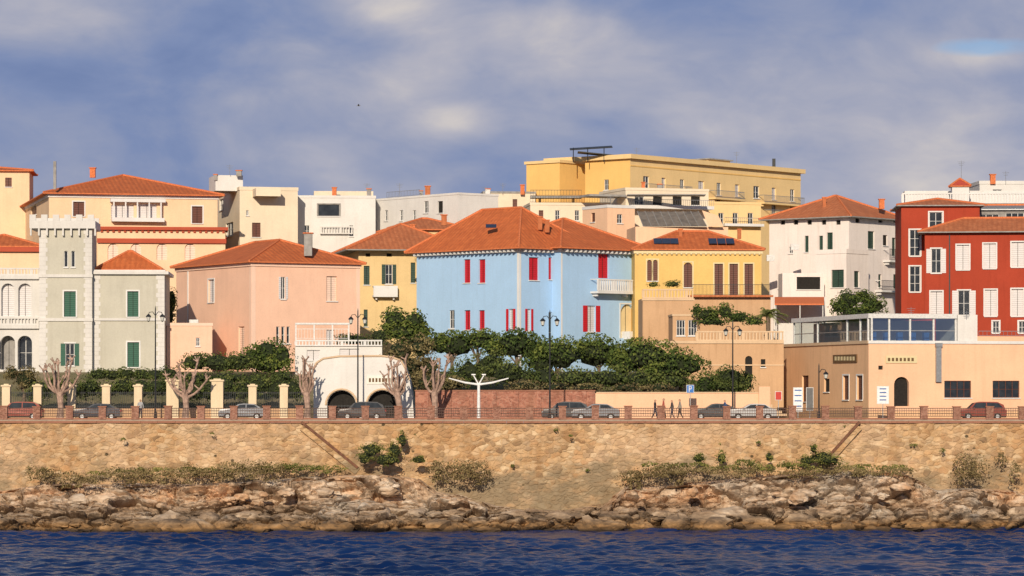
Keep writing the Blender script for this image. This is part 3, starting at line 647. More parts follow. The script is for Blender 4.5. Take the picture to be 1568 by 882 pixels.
for py in (413,487,): 
    zc=Z(py,43); wg.R.wbox(-.02,wg.W+.1,zc-.25,zc,.06,.16,QT,'string_course')
zc=Z(487,42); t.R.wbox(-.06,t.W+.06,zc-.3,zc,.052,.14,QT,'string_course'); zc=Z(420,42); t.R.wbox(-.06,t.W+.06,zc-.3,zc,.052,.14,QT,'string_course')
wg.slab(-.1,wg.W+.4,-.4,wg.L,wg.z1+.003,wg.z1+.3,QT,'cornice'); 
t.slab(-.9,t.W+.35,-.5,t.L+.5,t.z1+.003,t.z1+.75,QT,'tower_crown')
n=9
for i in range(n):
    u=-.85+(t.W+1.1)*i/(n-1); t.R.wbox(u,u+.16,t.z1-.7,t.z1,.002,.48,QT,'machicolation')
for i in range(6):
    u=-.9+(t.W+1.25-.75)*i/5; t.slab(u,u+.62,-.5,-.2,t.z1+.753,t.z1+1.35,QT,'merlons'); t.slab(u,u+.62,t.L+.2,t.L+.5,t.z1+.753,t.z1+1.35,QT,'merlons')
hr=Block(o,147,46,3,414,420,GV,pxr=246,L=6); hr.hip(1.9,.15,M['tile'])
for zc in (Z(421,42),Z(497,42)): balustrade(lw.R,0,lw.W,zc,.72,QT,.02,.28)
lw.R.wbox(0,lw.W,Z(427,42),Z(421,42),.01,.35,QT,'cornice'); lw.R.wbox(0,lw.W,Z(503,42),Z(497,42),.01,.35,QT,'cornice')
o.finish()

# ---------------------------------------------------------------- cream house (left rear)
CR=stucco('cream_stucco',A(252,208,162),.15); RDB=stucco('red_band',A(192,88,60),.1)
o=Obj('cream_house',(X(75,85),85,17))
a=Block(o,75,85,14,297,440,CR,pxl=-40,pxr=333,z0=15)
a.Lf.win(47,56,306,330,'brown_sh',arch=True); a.Lf.win(14,22,310,332,'brown_sh')
a.R.win(112,129,309,331,'brown_sh',surround='trimw'); a.R.win(294,310,316,342,'brown_sh',surround='trimw')
a.R.win(170,205,314,334,'white_sh',mull=4); a.R.win(210,240,312,334,'white_sh',mull=4)
a.build(False); a.hip(2.7,.7,M['tile'],trim=M['trimw'])
a.R.pbox(168,252,305,310,.0,.9,M['trimw'],'awning'); a.R.pbox(170,250,334,340,.0,1.0,M['trimw'],'balcony')
for p in (172,190,208,226,244): a.R.pbox(p,p+2,308,334,.7,.85,M['trimw'],'veranda_posts')
f=Block(o,150,80,6,352,440,CR,pxr=345,L=5,z0=15)
for p in (165,200,240,283): f.R.win(p,p+16,373,398,'pink_sh',arch=True,sill=False)
f.build(True); f.slab(-.3,f.W+.3,-.4,f.L,f.z1+.003,f.z1+.35,RDB,'red_cornice'); f.R.wbox(-.1,f.W+.1,Z(372,80),Z(365,80),.003,.3,RDB,'red_cornice')
for i in range(22): u=.3+i*f.W/22; f.R.wbox(u,u+.25,f.z1-.25,f.z1-.002,.003,.2,RDB,'dentils')
a.R.pbox(290,345,364,372,.0,1.1,RDB,'red_cornice')
chimney(o,84,247,290,84,.3,M['grey'],False); chimney(o,142,258,272,92,.6,M['ridge'])
o.finish()
o=Obj('cream_house',(X(10,120),120,17)); a=Block(o,-60,110,5,262,400,CR,pxr=45,L=8,z0=15); a.R.win(8,18,272,286,'brown_sh'); a.build(False); a.hip(.6,.5); o.finish()
o=Obj('roadside_house',(X(10,60),60,15)); a=Block(o,-60,62,4,378,480,CR,pxr=62,L=8,z0=14); a.build(True); a.R.wbox(0,a.W,a.z1-.5,a.z1-.01,.003,.4,RDB,'red_cornice'); a.hip(1.3,.3); o.finish()

# ---------------------------------------------------------------- white buildings
WB=stucco('white_stucco',A(236,224,208),.15); WC=stucco('offwhite_stucco',A(246,220,184),.15)
o=Obj('white_apartment',(X(370,100),100,17))
a=Block(o,367,100,14,291,430,WC,pxl=322,pxr=456,z0=15); a.R.win(386,399,341,363,'brown_sh'); a.R.win(377,381,322,330); a.Lf.win(346,357,341,362); a.Lf.win(336,342,305,322)
a.build(True,.4); b_=Block(o,330,101,14,268,292,M['white'],pxr=372,L=5); b_.build(True); chimney(o,366,262,270,101,.6,M['grey']); chimney(o,330,268,276,101,.4,M['grey'])
c3=Block(o,392,98,14,288,300,WC,pxr=430,L=4); c3.build(True)
antenna(o,352,252,268,101); o.finish()
o=Obj('white_apartment',(X(500,106),106,17))
a=Block(o,455,106,4,303,430,WB,pxr=575,L=12,z0=15); a.R.win(487,520,313,331,None,mull=0,bars=0,frame='grey',surround='grey'); a.R.win(535,541,345,362); a.R.win(466,474,345,362)
a.build(True,.3); balustrade(a.R,a.R.u(490),a.R.u(540),Z(357,104),.9,WB,.3,.5); a.slab(2,9,3,8,a.z1,a.z1+1.,WC,'roof_room')
chimney(o,512,288,302,107,.5,M['ridge']); chimney(o,565,290,304,107,.5,M['grey']); antenna(o,562,280,300,108)
o.finish()
o=Obj('white_apartment',(X(700,104),104,17))
a=Block(o,701,98,38,298,430,WB,pxl=572,pxr=763,z0=15)
for p in (589,612,632): a.Lf.win(p,p+5,322,338)
a.Lf.win(649,656,308,326); a.Lf.win(670,678,308,326,'dark'); a.Lf.win(650,656,345,358); a.Lf.win(676,683,345,358)
a.build(True,.25); chimney(o,655,286,300,104,.6,M['tile2']); chimney(o,645,293,302,106,.4,M['grey']); antenna(o,743,285,300,104); antenna(o,612,280,300,108)
railing(a.Lf,2,a.L-8,a.z1+.3,.7,M['metal'],-.5,.3)
o.finish()
o=Obj('rear_house',(X(780,125),125,17)); a=Block(o,740,125,5,296,400,WC,pxr=820,L=8,z0=15); a.R.win(757,763,310,322); a.R.win(785,792,305,320,'brown_sh'); a.build(True,.25,M['grey'])
chimney(o,747,290,298,125,.6); chimney(o,800,284,298,125,.5,M['ridge']); antenna(o,770,280,298,125); o.finish()

# yellow house behind
YC=stucco('pale_yellow_stucco',A(238,200,140),.2)
o=Obj('yellow_house',(X(560,76),76,15))
a=Block(o,549,76,10,384,500,YC,pxr=700,L=14,z0=14)
a.R.win(557,566,407,436,'dgreen_sh'); a.R.win(590,601,405,435,None,sh='dgreen_sh'); a.R.win(629,636,402,433,'dgreen_sh'); a.R.win(557,563,474,500,'dgreen_sh'); a.R.win(590,600,478,500)
a.R.win(560,567,388,393,'dark',sill=False); a.R.win(592,600,388,393,'dark',sill=False)
balcony(a.R,570,607,438,455,M['trimw'],1.,True); a.build(False); a.hip(3.1,1.5,M['tile2'],fascia=M['grey'])
chimney(o,632,345,357,84,.5,M['ridge']); chimney(o,680,330,345,82,.6,M['tile2']); o.finish()
o=Obj('orange_roofed_house',(X(630,90),90,15)); a=Block(o,600,92,10,352,400,YC,pxr=716,L=8,z0=14); a.build(False); a.hip(1.4,.6,M['tile2']); o.finish()

# ---------------------------------------------------------------- apartment block
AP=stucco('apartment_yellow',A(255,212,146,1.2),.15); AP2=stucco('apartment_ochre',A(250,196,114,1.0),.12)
o=Obj('apartment_block',(X(965,120),120,18))
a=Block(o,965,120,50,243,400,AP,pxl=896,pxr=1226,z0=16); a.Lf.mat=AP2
n=9
for i in range(n):
    px=985+ (1210-985)*i/(n-1); dp=(px-965)*.10; w_=6.5 if i%3 else 9
    ht=.92-(px-965)/260*.10
    a.R.win(px,px+w_,268+dp*.9,268+dp*.9+22*ht,'white_sh' if i%2 else None)
    a.R.win(px,px+w_,296+dp*.75,296+dp*.75+21*ht,None if i%2 else 'brown_sh')
    a.R.win(px,px+w_,322+dp*.7,322+dp*.7+20*ht,'white_sh' if i%3 else None)
a.Lf.win(925,932,275,291); 
for q1,q2,dz in ((985,1050,0),(1085,1130,9),(1160,1222,17)):
    balcony(a.R,q1,q2,284+dz,298+dz*.98,AP,1.1,False,M['metal']); balcony(a.R,q1+10,q2,311+dz*.7,325+dz*.7,AP,1.1,False,M['metal'])
a.build(True); a.slab(-.5,a.W+.4,-.5,a.L+.2,a.z1+.003,a.z1+.55,AP,'cornice')
a.R.wbox(0,a.W,a.z1-.9,a.z1-.75,.003,.06,AP2,'string_course')
b_=Block(o,857,124,50,249,400,AP2,pxl=806,pxr=900,z0=16); b_.build(True); b_.slab(-.2,b_.W+.2,-.2,b_.L+.2,b_.z1+.003,b_.z1+.35,AP,'cornice')
c3=Block(o,880,128,50,240,262,AP,pxr=925,L=5); c3.build(True)
zc=Z(226,122); R_=Matrix.Rotation(-.06,3,'Y')
o.box('rooftop_canopy',M['iron'],(X(905,124),124,zc+.1),(5.2,3.5,.12),rot=Matrix.Rotation(.12,3,'X')@R_); o.box('rooftop_canopy',M['iron'],(X(912,123),123,Z(236,123)),(4.4,3.,.1),rot=Matrix.Rotation(.1,3,'Y'))
for p in (878,900,925): o.tube('canopy_posts',M['iron'],[(X(p,122),122,Z(248,122)),(X(p,122),122,zc)],[.06,.06],5)
c4=Block(o,1085,140,50,244,258,AP,pxr=1118,L=4); c4.build(True); c4.slab(-.3,c4.W+.3,-.3,4.3,c4.z1+.003,c4.z1+.15,M['grey'],'roof_edge')
chimney(o,1185,243,258,150,.4,M['iron'],False); antenna(o,975,226,240,124); antenna(o,1128,232,250,142)
wl=Wall(o,(X(812,112),112),(1,0),X(955,112)-X(812,112),0,1,AP); zc=Z(303,112)
wl.wbox(0,wl.L*.55,zc,zc+.25,-2,.2,M['grey'],'terrace_slab'); railing(wl,0,wl.L*.55,zc+.25,.7,M['iron'],0,.35)
for u in (1,5,9): wl.wbox(u,u+.3,14,zc-.002,-1.5,-1.2,AP2,'terrace_posts')
o.finish()
# mid terraced buildings
PT=stucco('peach_stucco',A(244,194,152,1.05),.2)
o=Obj('peach_house',(X(930,95),95,16)); a=Block(o,930,95,30,318,400,PT,pxl=892,pxr=972,z0=15); a.R.win(945,953,328,342); a.Lf.win(905,911,326,340,'brown_sh'); a.build(True,.35,M['trimw']); antenna(o,935,300,316,96); o.finish()
o=Obj('cream_terrace_house',(X(850,104),104,16)); a=Block(o,812,104,6,314,400,WC,pxr=935,L=7,z0=15)
for p in (825,850,880,905): a.R.win(p,p+7,322,338,'brown_sh' if p%2 else None)
a.build(True,.3); railing(a.R,0,a.W,a.z1+.3,.8,M['iron'],-.2,.3); o.finish()
o=Obj('terrace_apartment',(X(1000,102),102,16)); a=Block(o,958,102,18,291,400,WC,pxr=1085,L=9,z0=15)
for p in (972,1000,1030,1058): a.R.win(p,p+14,301,314,'dark' if p%3 else None)
a.build(True,.3); a.R.pbox(958,1085,316,321,.0,1.8,M['trimw'],'balcony_slab'); railing(a.R,0,a.W,Z(316,102),.8,M['metal'],1.6,.25)
a.R.pbox(900,957,298,301,-3,.5,M['grey'],'canopy')
o.box('pergola',M['grey'],(X(1020,100),100,Z(299,100)),(9,3,.12)); chimney(o,1010,283,292,104,.5,M['grey']); chimney(o,985,280,292,106,.4,M['ridge'])
o.finish()
SGL=plain('dusty_skylight',(.19,.16,.13,1),.35,0,.3,1.5)
o=Obj('skylight_house',(X(1030,86),86,16)); a=Block(o,973,86,6,347,400,PT,pxr=1115,L=7,z0=15); a.build(True)
y0=86; q=[(X(985,y0),y0,a.z1+.02),(X(1082,y0),y0,a.z1+.02),(X(1072,y0),y0+4,Z(324,90)),(X(978,y0),y0+4,Z(324,90))]; o.poly('glass_roof',SGL,q)
for i in range(9):
    t_=i/8; p1=Vector(q[0]).lerp(Vector(q[1]),t_); p2=Vector(q[3]).lerp(Vector(q[2]),t_); o.tube('glazing_bars',M['grey'],[p1+Vector((0,0,.05)),p2+Vector((0,0,.05))],[.05,.05],4)
o.poly('gable',PT,[(X(1085,y0),y0+.1,a.z1),(X(1108,y0),y0+.1,a.z1),(X(1100,y0),y0+.1,Z(330,86)),(X(1075,y0),y0+.1,Z(322,86))])
o.finish()
o=Obj('yellow_apartment',(X(1140,108),108,16)); a=Block(o,1075,112,20,312,400,AP,pxr=1165,L=8,z0=15)
for p in (1100,1122,1145): a.R.win(p,p+8,326,343,None)
a.build(True,.3); a.R.pbox(1105,1165,343,347,0,1.,M['trimw'],'balcony_slab'); railing(a.R,a.R.u(1105),a.R.u(1165),Z(343,112),.8,M['metal'],.9,.25); o.finish()

# ---------------------------------------------------------------- yellow villa right of blue house
YV=stucco('ochre_yellow_stucco',A(240,192,112),.15)
o=Obj('yellow_villa',(X(1070,64),64,15))
a=Block(o,972,64,4,383,470,YV,pxr=1166,L=10,z0=14)
for p in (991,1000): a.R.win(p,p+7,398,430,'brown_sh',arch=True,surround='cream')
a.R.win(1047,1060,402,440,'brown_sh',arch=True,surround='cream')
for p in (1094,1117,1140): a.R.win(p,p+13,404,452,'brown_sh',arch=False,sill=False,surround='cream')
a.build(False); a.hip(2.1,.35,M['tile'],trim=M['cream'])
for p,q_ in ((1002,1040),(1086,1126)):
    for k in range(3):
        x=X(p+(q_-p)*k/3+5,66); o.box('solar_panels',M['solar'],(x,65.8,a.z1+.12+(65.8-63.65)*.39+.08),(.85,1.6,.06),rot=Matrix.Rotation(.375,3,'X'))
for p in (1042,1132): chimney(o,p,352,366,68,.4,M['tile2'])
dentils(a.R,a.z1-.3,M['cream'],.5,.3,.15)
o.finish()
TN=stucco('tan_stucco',A(214,168,124),.4); TN2=stucco('tan_trim',A(228,190,148),.25)
o=Obj('terrace_wall',(X(1060,55),55,12))
d1=Block(o,1058,57,2,455,520,TN,pxr=1180,L=6,z0=13); d1.build(True); d1.slab(-.3,d1.W+.2,-.7,0,d1.z1+.003,d1.z1+.2,M['tile2'],'deck_edge'); railing(d1.R,0,d1.W,d1.z1+.2,1.1,M['iron'],.4,.14)
d2=Block(o,984,52,2,457,560,TN,pxr=1062,L=6,z0=13); d2.R.win(1038,1050,488,514,'dark'); d2.R.win(1052,1064,488,514,'dark'); d2.build(True); balustrade(d2.R,0,d2.W,d2.z1+.01,.95,TN2,-.3,-.05)
d2.R.wbox(-.1,d2.W+.1,d2.z1-.2,d2.z1,.003,.1,TN2,'cornice')
d4=Block(o,1030,44,2,484,560,TN,pxr=1072,L=5,z0=12); d4.R.win(1036,1049,490,514,None,mull=2); d4.R.win(1054,1067,490,514,None,mull=2); d4.build(True,.2,TN2)
d3=Block(o,1000,37,2,522,600,TN,pxr=1200,L=7,z0=10); d3.R.win(1141,1152,545,580,'dark',arch=True,sill=False); d3.R.win(1165,1172,550,562,'dark'); d3.build(True)
u0=d3.R.u(1066); balustrade(d3.R,u0,d3.W,d3.z1+.01,.95,TN2,-.3,-.05); d3.R.wbox(-.1,d3.W,d3.z1-.25,d3.z1,.003,.12,TN2,'cornice'); d3.R.wbox(0,d3.W,Z(560,37),Z(558,37),.003,.06,TN2,'string_course')
for k in range(6): o.box('steps',TN2,(X(1165,28)+k*.45,30,9.2+.14*(6-k)/1.),(.45,3,.28*(6-k)))
o.finish()

# ---------------------------------------------------------------- white house right
GWt=stucco('greyish_white_stucco',A(246,226,208,1.05),.25)
o=Obj('white_villa',(X(1300,95),95,17))
a=Block(o,1300,95,50,333,480,GWt,pxl=1178,pxr=1380,z0=15)
for p in (1195,1215,1236,1258,1280): a.Lf.win(p,p+7,337,344,'dark',sill=False)
for p in (1232,1254): a.Lf.win(p,p+6,361,386,'dgreen_sh')
a.Lf.win(1266,1275,356,384,'dgreen_sh'); a.Lf.win(1192,1198,425,442,'dgreen_sh'); a.Lf.win(1208,1214,378,388)
a.R.win(1329,1339,354,381,'dgreen_sh'); a.R.win(1352,1359,360,376,'dark'); a.R.win(1366,1372,364,392,'dgreen_sh'); a.R.win(1345,1350,420,440,'dgreen_sh'); a.R.win(1368,1374,420,442,'dgreen_sh')
for p in (1310,1345,1368): a.R.win(p,p+7,334,341,'dark',sill=False)
balcony(a.R,1352,1379,382,402,M['trimw'],1.,False); balcony(a.R,1340,1379,430,448,M['trimw'],1.,False)
a.build(False); a.hip(2.8,.9,M['tile2'],fascia=M['grey'])
chimney(o,1262,303,322,100,.4,M['tile2']); chimney(o,1350,306,320,100,.6,M['ridge'])
e_=Block(o,1296,88,50,388,480,GWt,pxl=1250,pxr=1330,z0=15); e_.R.win(1308,1316,415,440,'dgreen_sh'); e_.Lf.win(1273,1292,413,440,'dgreen_sh'); e_.build(True,.5)
g_=Block(o,1200,86,4,418,480,GWt,pxr=1262,L=4,z0=15); g_.R.win(1220,1256,424,443,'dark'); g_.R.win(1192,1198,424,442); g_.build(True)
o.box('air_conditioner',M['frame'],(X(1217,92),92,Z(378,92)),(.9,.5,.7)); o.box('air_conditioner',M['frame'],(X(1182,92),94,Z(394,92)),(.9,.5,.7))
o.finish()
o=Obj('awning_pavilion',(X(1220,66),66,14)); o.hexa('awning',M['awn'],[(X(1186,64),64,Z(467,64)),(X(1262,64),64,Z(467,64)),(X(1262,68),68,Z(460,64)),(X(1186,68),68,Z(460,64)),(X(1186,64),64,Z(465,64)),(X(1262,64),64,Z(465,64)),(X(1262,68),68,Z(453,64)),(X(1186,68),68,Z(453,64))])
for p in (1188,1225,1260): o.tube('posts',M['frame'],[(X(p,64.2),64.2,12),(X(p,64.2),64.2,Z(466,64))],[.06,.06])
o.box('rear_wall',M['white'],(X(1225,69),69,(Z(455,69)+12)/2),(5.6,.2,Z(455,69)-12)); o.finish()

# ---------------------------------------------------------------- red house
RD=stucco('red_stucco',A(178,70,46),.3)
o=Obj('red_house',(X(1400,66),66,14))
a=Block(o,1380,68,-3,316,520,RD,pxr=1500,L=10,z0=12); 
for y1,y2 in ((352,392),(408,447)): a.R.win(1393,1409,y1,y2,None,mull=1,bars=2,surround='trimw')
a.R.win(1423,1443,325,352,None,sh=None,surround='trimw',mull=1)
b_=Block(o,1416,64,-8,357,520,RD,pxr=1640,L=8,z0=12)
b_.R.win(1426,1441,381,418,None,sh='white_sh',mull=1,surround='trimw')
for p in (1465,1506,1549,1590): b_.R.win(p,p+19,375-(p-1465)*.05,413-(p-1465)*.05,'white_sh',surround='trimw')
for p,k in ((1425,0),(1467,1),(1508,0),(1549,0),(1592,1)): b_.R.win(p,p+18,445-(p-1465)*.03,484,'white_sh' if not k else None,sh='white_sh' if k else None,surround='trimw')
for p in (1440,1480,1520,1560): b_.R.win(p,p+10,492,510,None,surround='trimw')
a.build(False); b_.build(False)
a.hip(.9,.5,M['tile2'],fascia=M['grey']); b_.hip(1.6,.7,M['tile2'],fascia=M['grey'])
c3=Block(o,1381,76,-3,312,360,WB,pxr=1640,L=7,z0=Z(345,76)); c3.build(True); balustrade(c3.R,0,c3.W,c3.z1+.01,1.15,M['trimw'])
c4=Block(o,1458,80,-3,286,330,WB,pxr=1484,L=2); c4.build(False); c4.hip(.8,.2,plain('red_dome',A(190,80,60),.7))
c6=Block(o,1386,84,-3,298,330,WB,pxr=1600,L=4); c6.build(True,.4)
c5=Block(o,1492,72,-3,322,345,M['grey'],pxr=1640,L=3); c5.R.win(1500,1530,328,342,None,mull=2); c5.R.win(1540,1568,326,340,None,mull=2); c5.build(False); c5.hip(.5,.4,M['metal'],fascia=M['metal'])
antenna(o,1472,246,285,82); chimney(o,1453,330,345,70,.6,M['tile2']); chimney(o,1475,336,350,68,.6,M['ridge'])
b_.R.pbox(1453,1455,360,520,.003,.12,M['iron'],'drainpipe')
o.finish()
o=Obj('white_apartment',(X(1560,100),100,16)); a=Block(o,1500,105,3,282,400,WB,pxr=1660,L=7,z0=15); a.R.win(1520,1534,290,300); a.build(True,.4); antenna(o,1540,262,282,105); chimney(o,1520,268,282,105,.6,M['ridge']); o.finish()

# ---------------------------------------------------------------- restaurant
RP=stucco('restaurant_peach',A(255,198,154),.15); RT=stucco('restaurant_tan',A(236,184,136,1.02),.3)
o=Obj('seafront_restaurant',(X(1330,22),22,9))
a=Block(o,1330,22,14,524,632,RP,pxl=1198,pxr=1640,z0=9.0); a.Lf.mat=RT
a.R.win(1369,1392,577,622,'dark',arch=True,sill=False,rec=.4,surround=None); a.R.win(1446,1487,583,609,None,mull=3,bars=1,frame='brown_sh'); a.R.win(1520,1561,583,609,None,mull=3,bars=1,frame='brown_sh')
a.R.win(1345,1352,560,566,'dark',sill=False)
for p in (1291,1312): a.Lf.win(p,p+9,575,612,'brown_sh',surround='trimw')
a.Lf.win(1262,1270,580,600,'dark'); a.Lf.win(1228,1238,575,615,'brown_sh')
sg=stucco('sign_board',A(120,90,60),.3)
a.Lf.pbox(1277,1313,543,555,.003,.12,sg,'signboard'); a.R.pbox(1356,1404,545,556,.003,.1,M['cream'],'signboard')
for i in range(7): a.Lf.pbox(1280+i*4.6,1282.6+i*4.6,546,552,.121,.14,M['cream'],'sign_letters'); a.R.pbox(1359+i*6,1362.5+i*6,548,553,.101,.12,sg,'sign_letters')
a.build(True); a.R.wbox(-.05,a.W,a.z1-.12,a.z1+.15,.003,.12,M['trimw'],'cornice'); a.Lf.wbox(0,a.L+.1,a.z1-.12,a.z1+.15,.003,.12,TN2,'cornice')
a.R.pbox(1432,1440,530,585,.05,.3,M['metal'],'ventilation_pipe'); a.R.pbox(1431,1441,525,531,.05,.4,M['metal'],'ventilation_pipe')
a.R.wbox(0,a.W,9,9.7,.003,.05,RT,'plinth'); a.Lf.wbox(0,a.L,9,9.7,.003,.05,TN,'plinth')
zf=a.z1+.15; zt=Z(487,22); uR=a.R.u(1466)
for wl,us in ((a.R,[0,a.R.u(1362),a.R.u(1394),a.R.u(1430),uR-.14]),(a.Lf,[a.Lf.u(1211),a.Lf.u(1247),a.Lf.u(1292),a.Lf.u(1312),a.L-.14])):
    for u in us: wl.wbox(u,u+.16,zf,zt,-.4,-.24,M['frame'],'pavilion_posts')
    wl.wbox(us[0],us[-1]+.14,zt+.002,zt+.42,-.6,-.05,M['frame'],'pavilion_roof_edge')
    wl.wbox(us[0],us[-1],zf+.9,zf+.98,-.35,-.3,M['metal'],'handrail')
    o.poly('pavilion_glass',M['cglass'],[wl.P(us[0],zf,-.32),wl.P(us[-1],zf,-.32),wl.P(us[-1],zt,-.32),wl.P(us[0],zt,-.32)])
bL=a.L-a.Lf.u(1211)
a.slab(.3,uR,.3,bL,zt+.1,zt+.3,M['frame'],'pavilion_roof')
a.slab(2.0,uR-.3,5,bL-1,zf-.1,zt-.1,M['trimw'],'pavilion_interior')
for i in range(5): a.slab(1+i*1.3,1.5+i*1.3,2,2.5,zf,zf+.8,plain('blue_fabric',(.05,.15,.4,1),.8),'chairs')
a.R.pbox(1467,1497,482,524,-.3,-.05,WB,'white_parapet'); a.slab(uR+.2,uR+2,.3,6,zf-.1,Z(482,22),WB,'stair_housing')
zz0=a.z1+.15; a.slab(a.R.u(1497),a.W,.1,.3,zz0,zz0+.45,RP,'parapet')
for p in (1395,1480): antenna(o,p,470 if p<1400 else 476,487,24)
railing(a.R,a.R.u(1500),a.W-.1,zz0+.45,.5,M['metal'],-.25,.4)
o.finish()
# ---------------------------------------------------------------- white arched building
o=Obj('arched_boathouse',(X(555,18),18,9))
wl=Wall(o,(X(480,18),18),(1,0),X(614,18)-X(480,18),9.1,Z(552,18),WB)
wl.win(501,545,598,640,'dark',arch=True,sill=False,rec=.9); wl.win(563,608,598,640,'dark',arch=True,sill=False,rec=.9); wl.build()
x2=X(614,18); xr=X(634,18); prof=[(X(480,18),Z(566,18)),(X(484,18),Z(556,18)),(X(495,18),Z(549,18)),(X(520,18),Z(545.5,18)),(X(585,18),Z(545,18)),(X(600,18),Z(547,18)),(x2,Z(552,18))]
o.poly('walls',WB,[(p[0],17.996,p[1]) for p in prof][::-1])
right=[(x2,Z(552,18)),(X(620,18),Z(562,18)),(X(627,18),Z(582,18)),(X(631,18),Z(605,18)),(xr,9.1)]
o.poly('walls',WB,[(x2,18,9.1)]+[(p[0],18,p[1]) for p in right[::-1]])
full=[(X(480,18),9.1)]+prof+right[1:]
for i in range(len(full)-1): o.poly('walls',WB,[(full[i][0],18,full[i][1]),(full[i+1][0],18,full[i+1][1]),(full[i+1][0],24,full[i+1][1]),(full[i][0],24,full[i][1])])
for i in range(1,len(prof)+2):
    if i<len(full)-1: o.tube('roof_moulding',TN2,[(full[i][0],17.95,full[i][1]),(full[i+1][0],17.95,full[i+1][1])],[.09,.09],6)
sgw=stucco('sign_cream',A(246,236,214),.1); wl.pbox(562,606,576,588,.003,.08,sgw,'signboard')
for i in range(8): wl.pbox(565+i*5,568+i*5,579,585,.081,.1,sg,'sign_letters')
for c_,r_ in ((523,22),(585.5,22.5)):
    cx=X(c_,18); R0=r_*298/F; zc=Z(598,18)-R0
    pts=[(cx+(R0+.12)*math.cos(t_*math.pi/12),17.93,zc+(R0+.12)*math.sin(t_*math.pi/12)) for t_ in range(13)]; o.tube('arch_moulding',TN2,pts,[.09]*13,6)
    o.box('arch_gate',M['iron'],(cx,18.5,zc-.1),(R0*2,.05,.08))
    for k in range(9): o.box('arch_gate',M['iron'],(cx-R0+.2+k*(2*R0-.4)/8,18.5,(9.1+zc)/2),(.04,.04,zc-9.1))
o.finish()
# low walls
o=Obj('brick_wall',(X(775,18.5),18.5,9)); BR=masonry('red_brick',[A(150,92,72),A(178,114,90),A(196,134,106)],5,A(184,138,114),.3,False)
x1,x2=X(636,18.5),X(911,18.5); zt=Z(599,18.5); o.box('wall',BR,((x1+x2)/2,18.5,(9.1+zt)/2),(x2-x1,.35,zt-9.1)); o.box('coping',cop,((x1+x2)/2,18.5,zt+.06),(x2-x1+.1,.5,.1))
for i in range(8): o.box('piers',BR,(x1+(x2-x1)*(i+.5)/8,18.3,(9.1+zt)/2),(.4,.3,zt-9.12))
o.finish()
o=Obj('cream_garden_wall',(X(1045,18.5),18.5,9)); x1,x2=X(911.5,18.5),X(1180,18.5); zt=Z(602,18.5); o.box('wall',RP,((x1+x2)/2,18.5,(9.1+zt)/2),(x2-x1-.02,.35,zt-9.1)); o.box('coping',TN2,((x1+x2)/2+.05,18.5,zt+.06),(x2-x1-.1,.5,.1)); o.box('pier',RP,(x2-.6,18.1,(9.1+zt)/2+.3),(1,.4,zt-8.5)); o.finish()
# left fence
fc=stucco('cream_pillar',A(240,210,168),.3)
o=Obj('garden_fence',(X(260,17.5),17.5,9)); pl=[-60,-10,10,58,110,163,212,265,333,387,435]
for p in pl:
    big=p in(265,333); wdt=1.1 if big else .72; zt=Z(584 if big else 592,17.5); o.box('pillars',fc,(X(p,17.5),17.5,(9.1+zt)/2),(wdt,wdt,zt-9.1)); o.box('pillar_caps',fc,(X(p,17.5),17.5,zt+.08),(wdt+.2,wdt+.2,.15)); o.box('pillar_caps',fc,(X(p,17.5),17.5,zt+.2),(wdt*.6,wdt*.6,.1))
x1,x2=X(-60,17.5),X(470,17.5); o.box('low_wall',TN,((x1+x2)/2,17.5,9.55),(x2-x1,.3,.9))
for zz_ in (10.2,11.4): o.box('rails',M['iron'],((x1+x2)/2,17.5,zz_),(x2-x1,.05,.05))
n=int((x2-x1)/.17)
for i in range(n): o.box('bars',M['iron'],(x1+i*.17,17.5,10.8),(.03,.03,1.5))
o.finish()
# ---------------------------------------------------------------- pollarded trees
def pollard(px,y,pytop,pxw,seed,lean=0):
    rnd=random.Random(seed); o=Obj('pollarded_plane_tree',(X(px,y),y,9.05)); x=X(px,y); zt=Z(pytop,y); H_=zt-9.05; k=H_*.42
    bk=plain('plane_tree_bark',A(172,138,116),.95,0,.5,3)
    o.tube('trunk',bk,[(x,y,9.0),(x+lean*.3+.06,y,9.05+k*.5),(x+lean*.6-.05,y,9.05+k),(x+lean*.7,y,9.05+k*1.15)],[.36,.26,.3,.2],9)
    wd=pxw*(y+CD)/F
    for i in range(9):
        a=i*6.28/9+rnd.uniform(-.3,.3); r=wd*rnd.uniform(.5,1.); p0=Vector((x+lean*.6,y,9.05+k*rnd.uniform(.8,1.05))); p2=Vector((x+lean+math.cos(a)*r,y+math.sin(a)*r*.7,9.05+H_*rnd.uniform(.62,.98)))
        p1=p0.lerp(p2,.5)+Vector((math.cos(a)*.3,0,-.25+rnd.uniform(-.15,.25)))
        o.tube('limbs',bk,[p0,p0.lerp(p1,.6)+Vector((0,rnd.uniform(-.1,.1),-.1)),p1,p1.lerp(p2,.5)+Vector((rnd.uniform(-.12,.12),0,0)),p2-Vector((0,0,.1)),p2],[.15,.11,.10,.085,.085,.16],7)
        for s_ in range(4):
            q=p2+Vector((rnd.uniform(-.4,.4),rnd.uniform(-.2,.2),rnd.uniform(.15,.55))); o.tube('stubs',bk,[p2,p2.lerp(q,.6),q],[.08,.045,.06],6)
        if rnd.random()<.7:
            q=p1+Vector((rnd.uniform(-.5,.5),0,rnd.uniform(.4,.9))); o.tube('limbs',bk,[p1,p1.lerp(q,.7),q],[.07,.05,.08],6)
    o.finish()
pollard(92,14.3,547,32,1); pollard(284,14.4,548,34,2); pollard(470,14.4,550,13,3); pollard(612,14.4,546,22,4,-.3); pollard(664,14.4,545,22,5,.2)
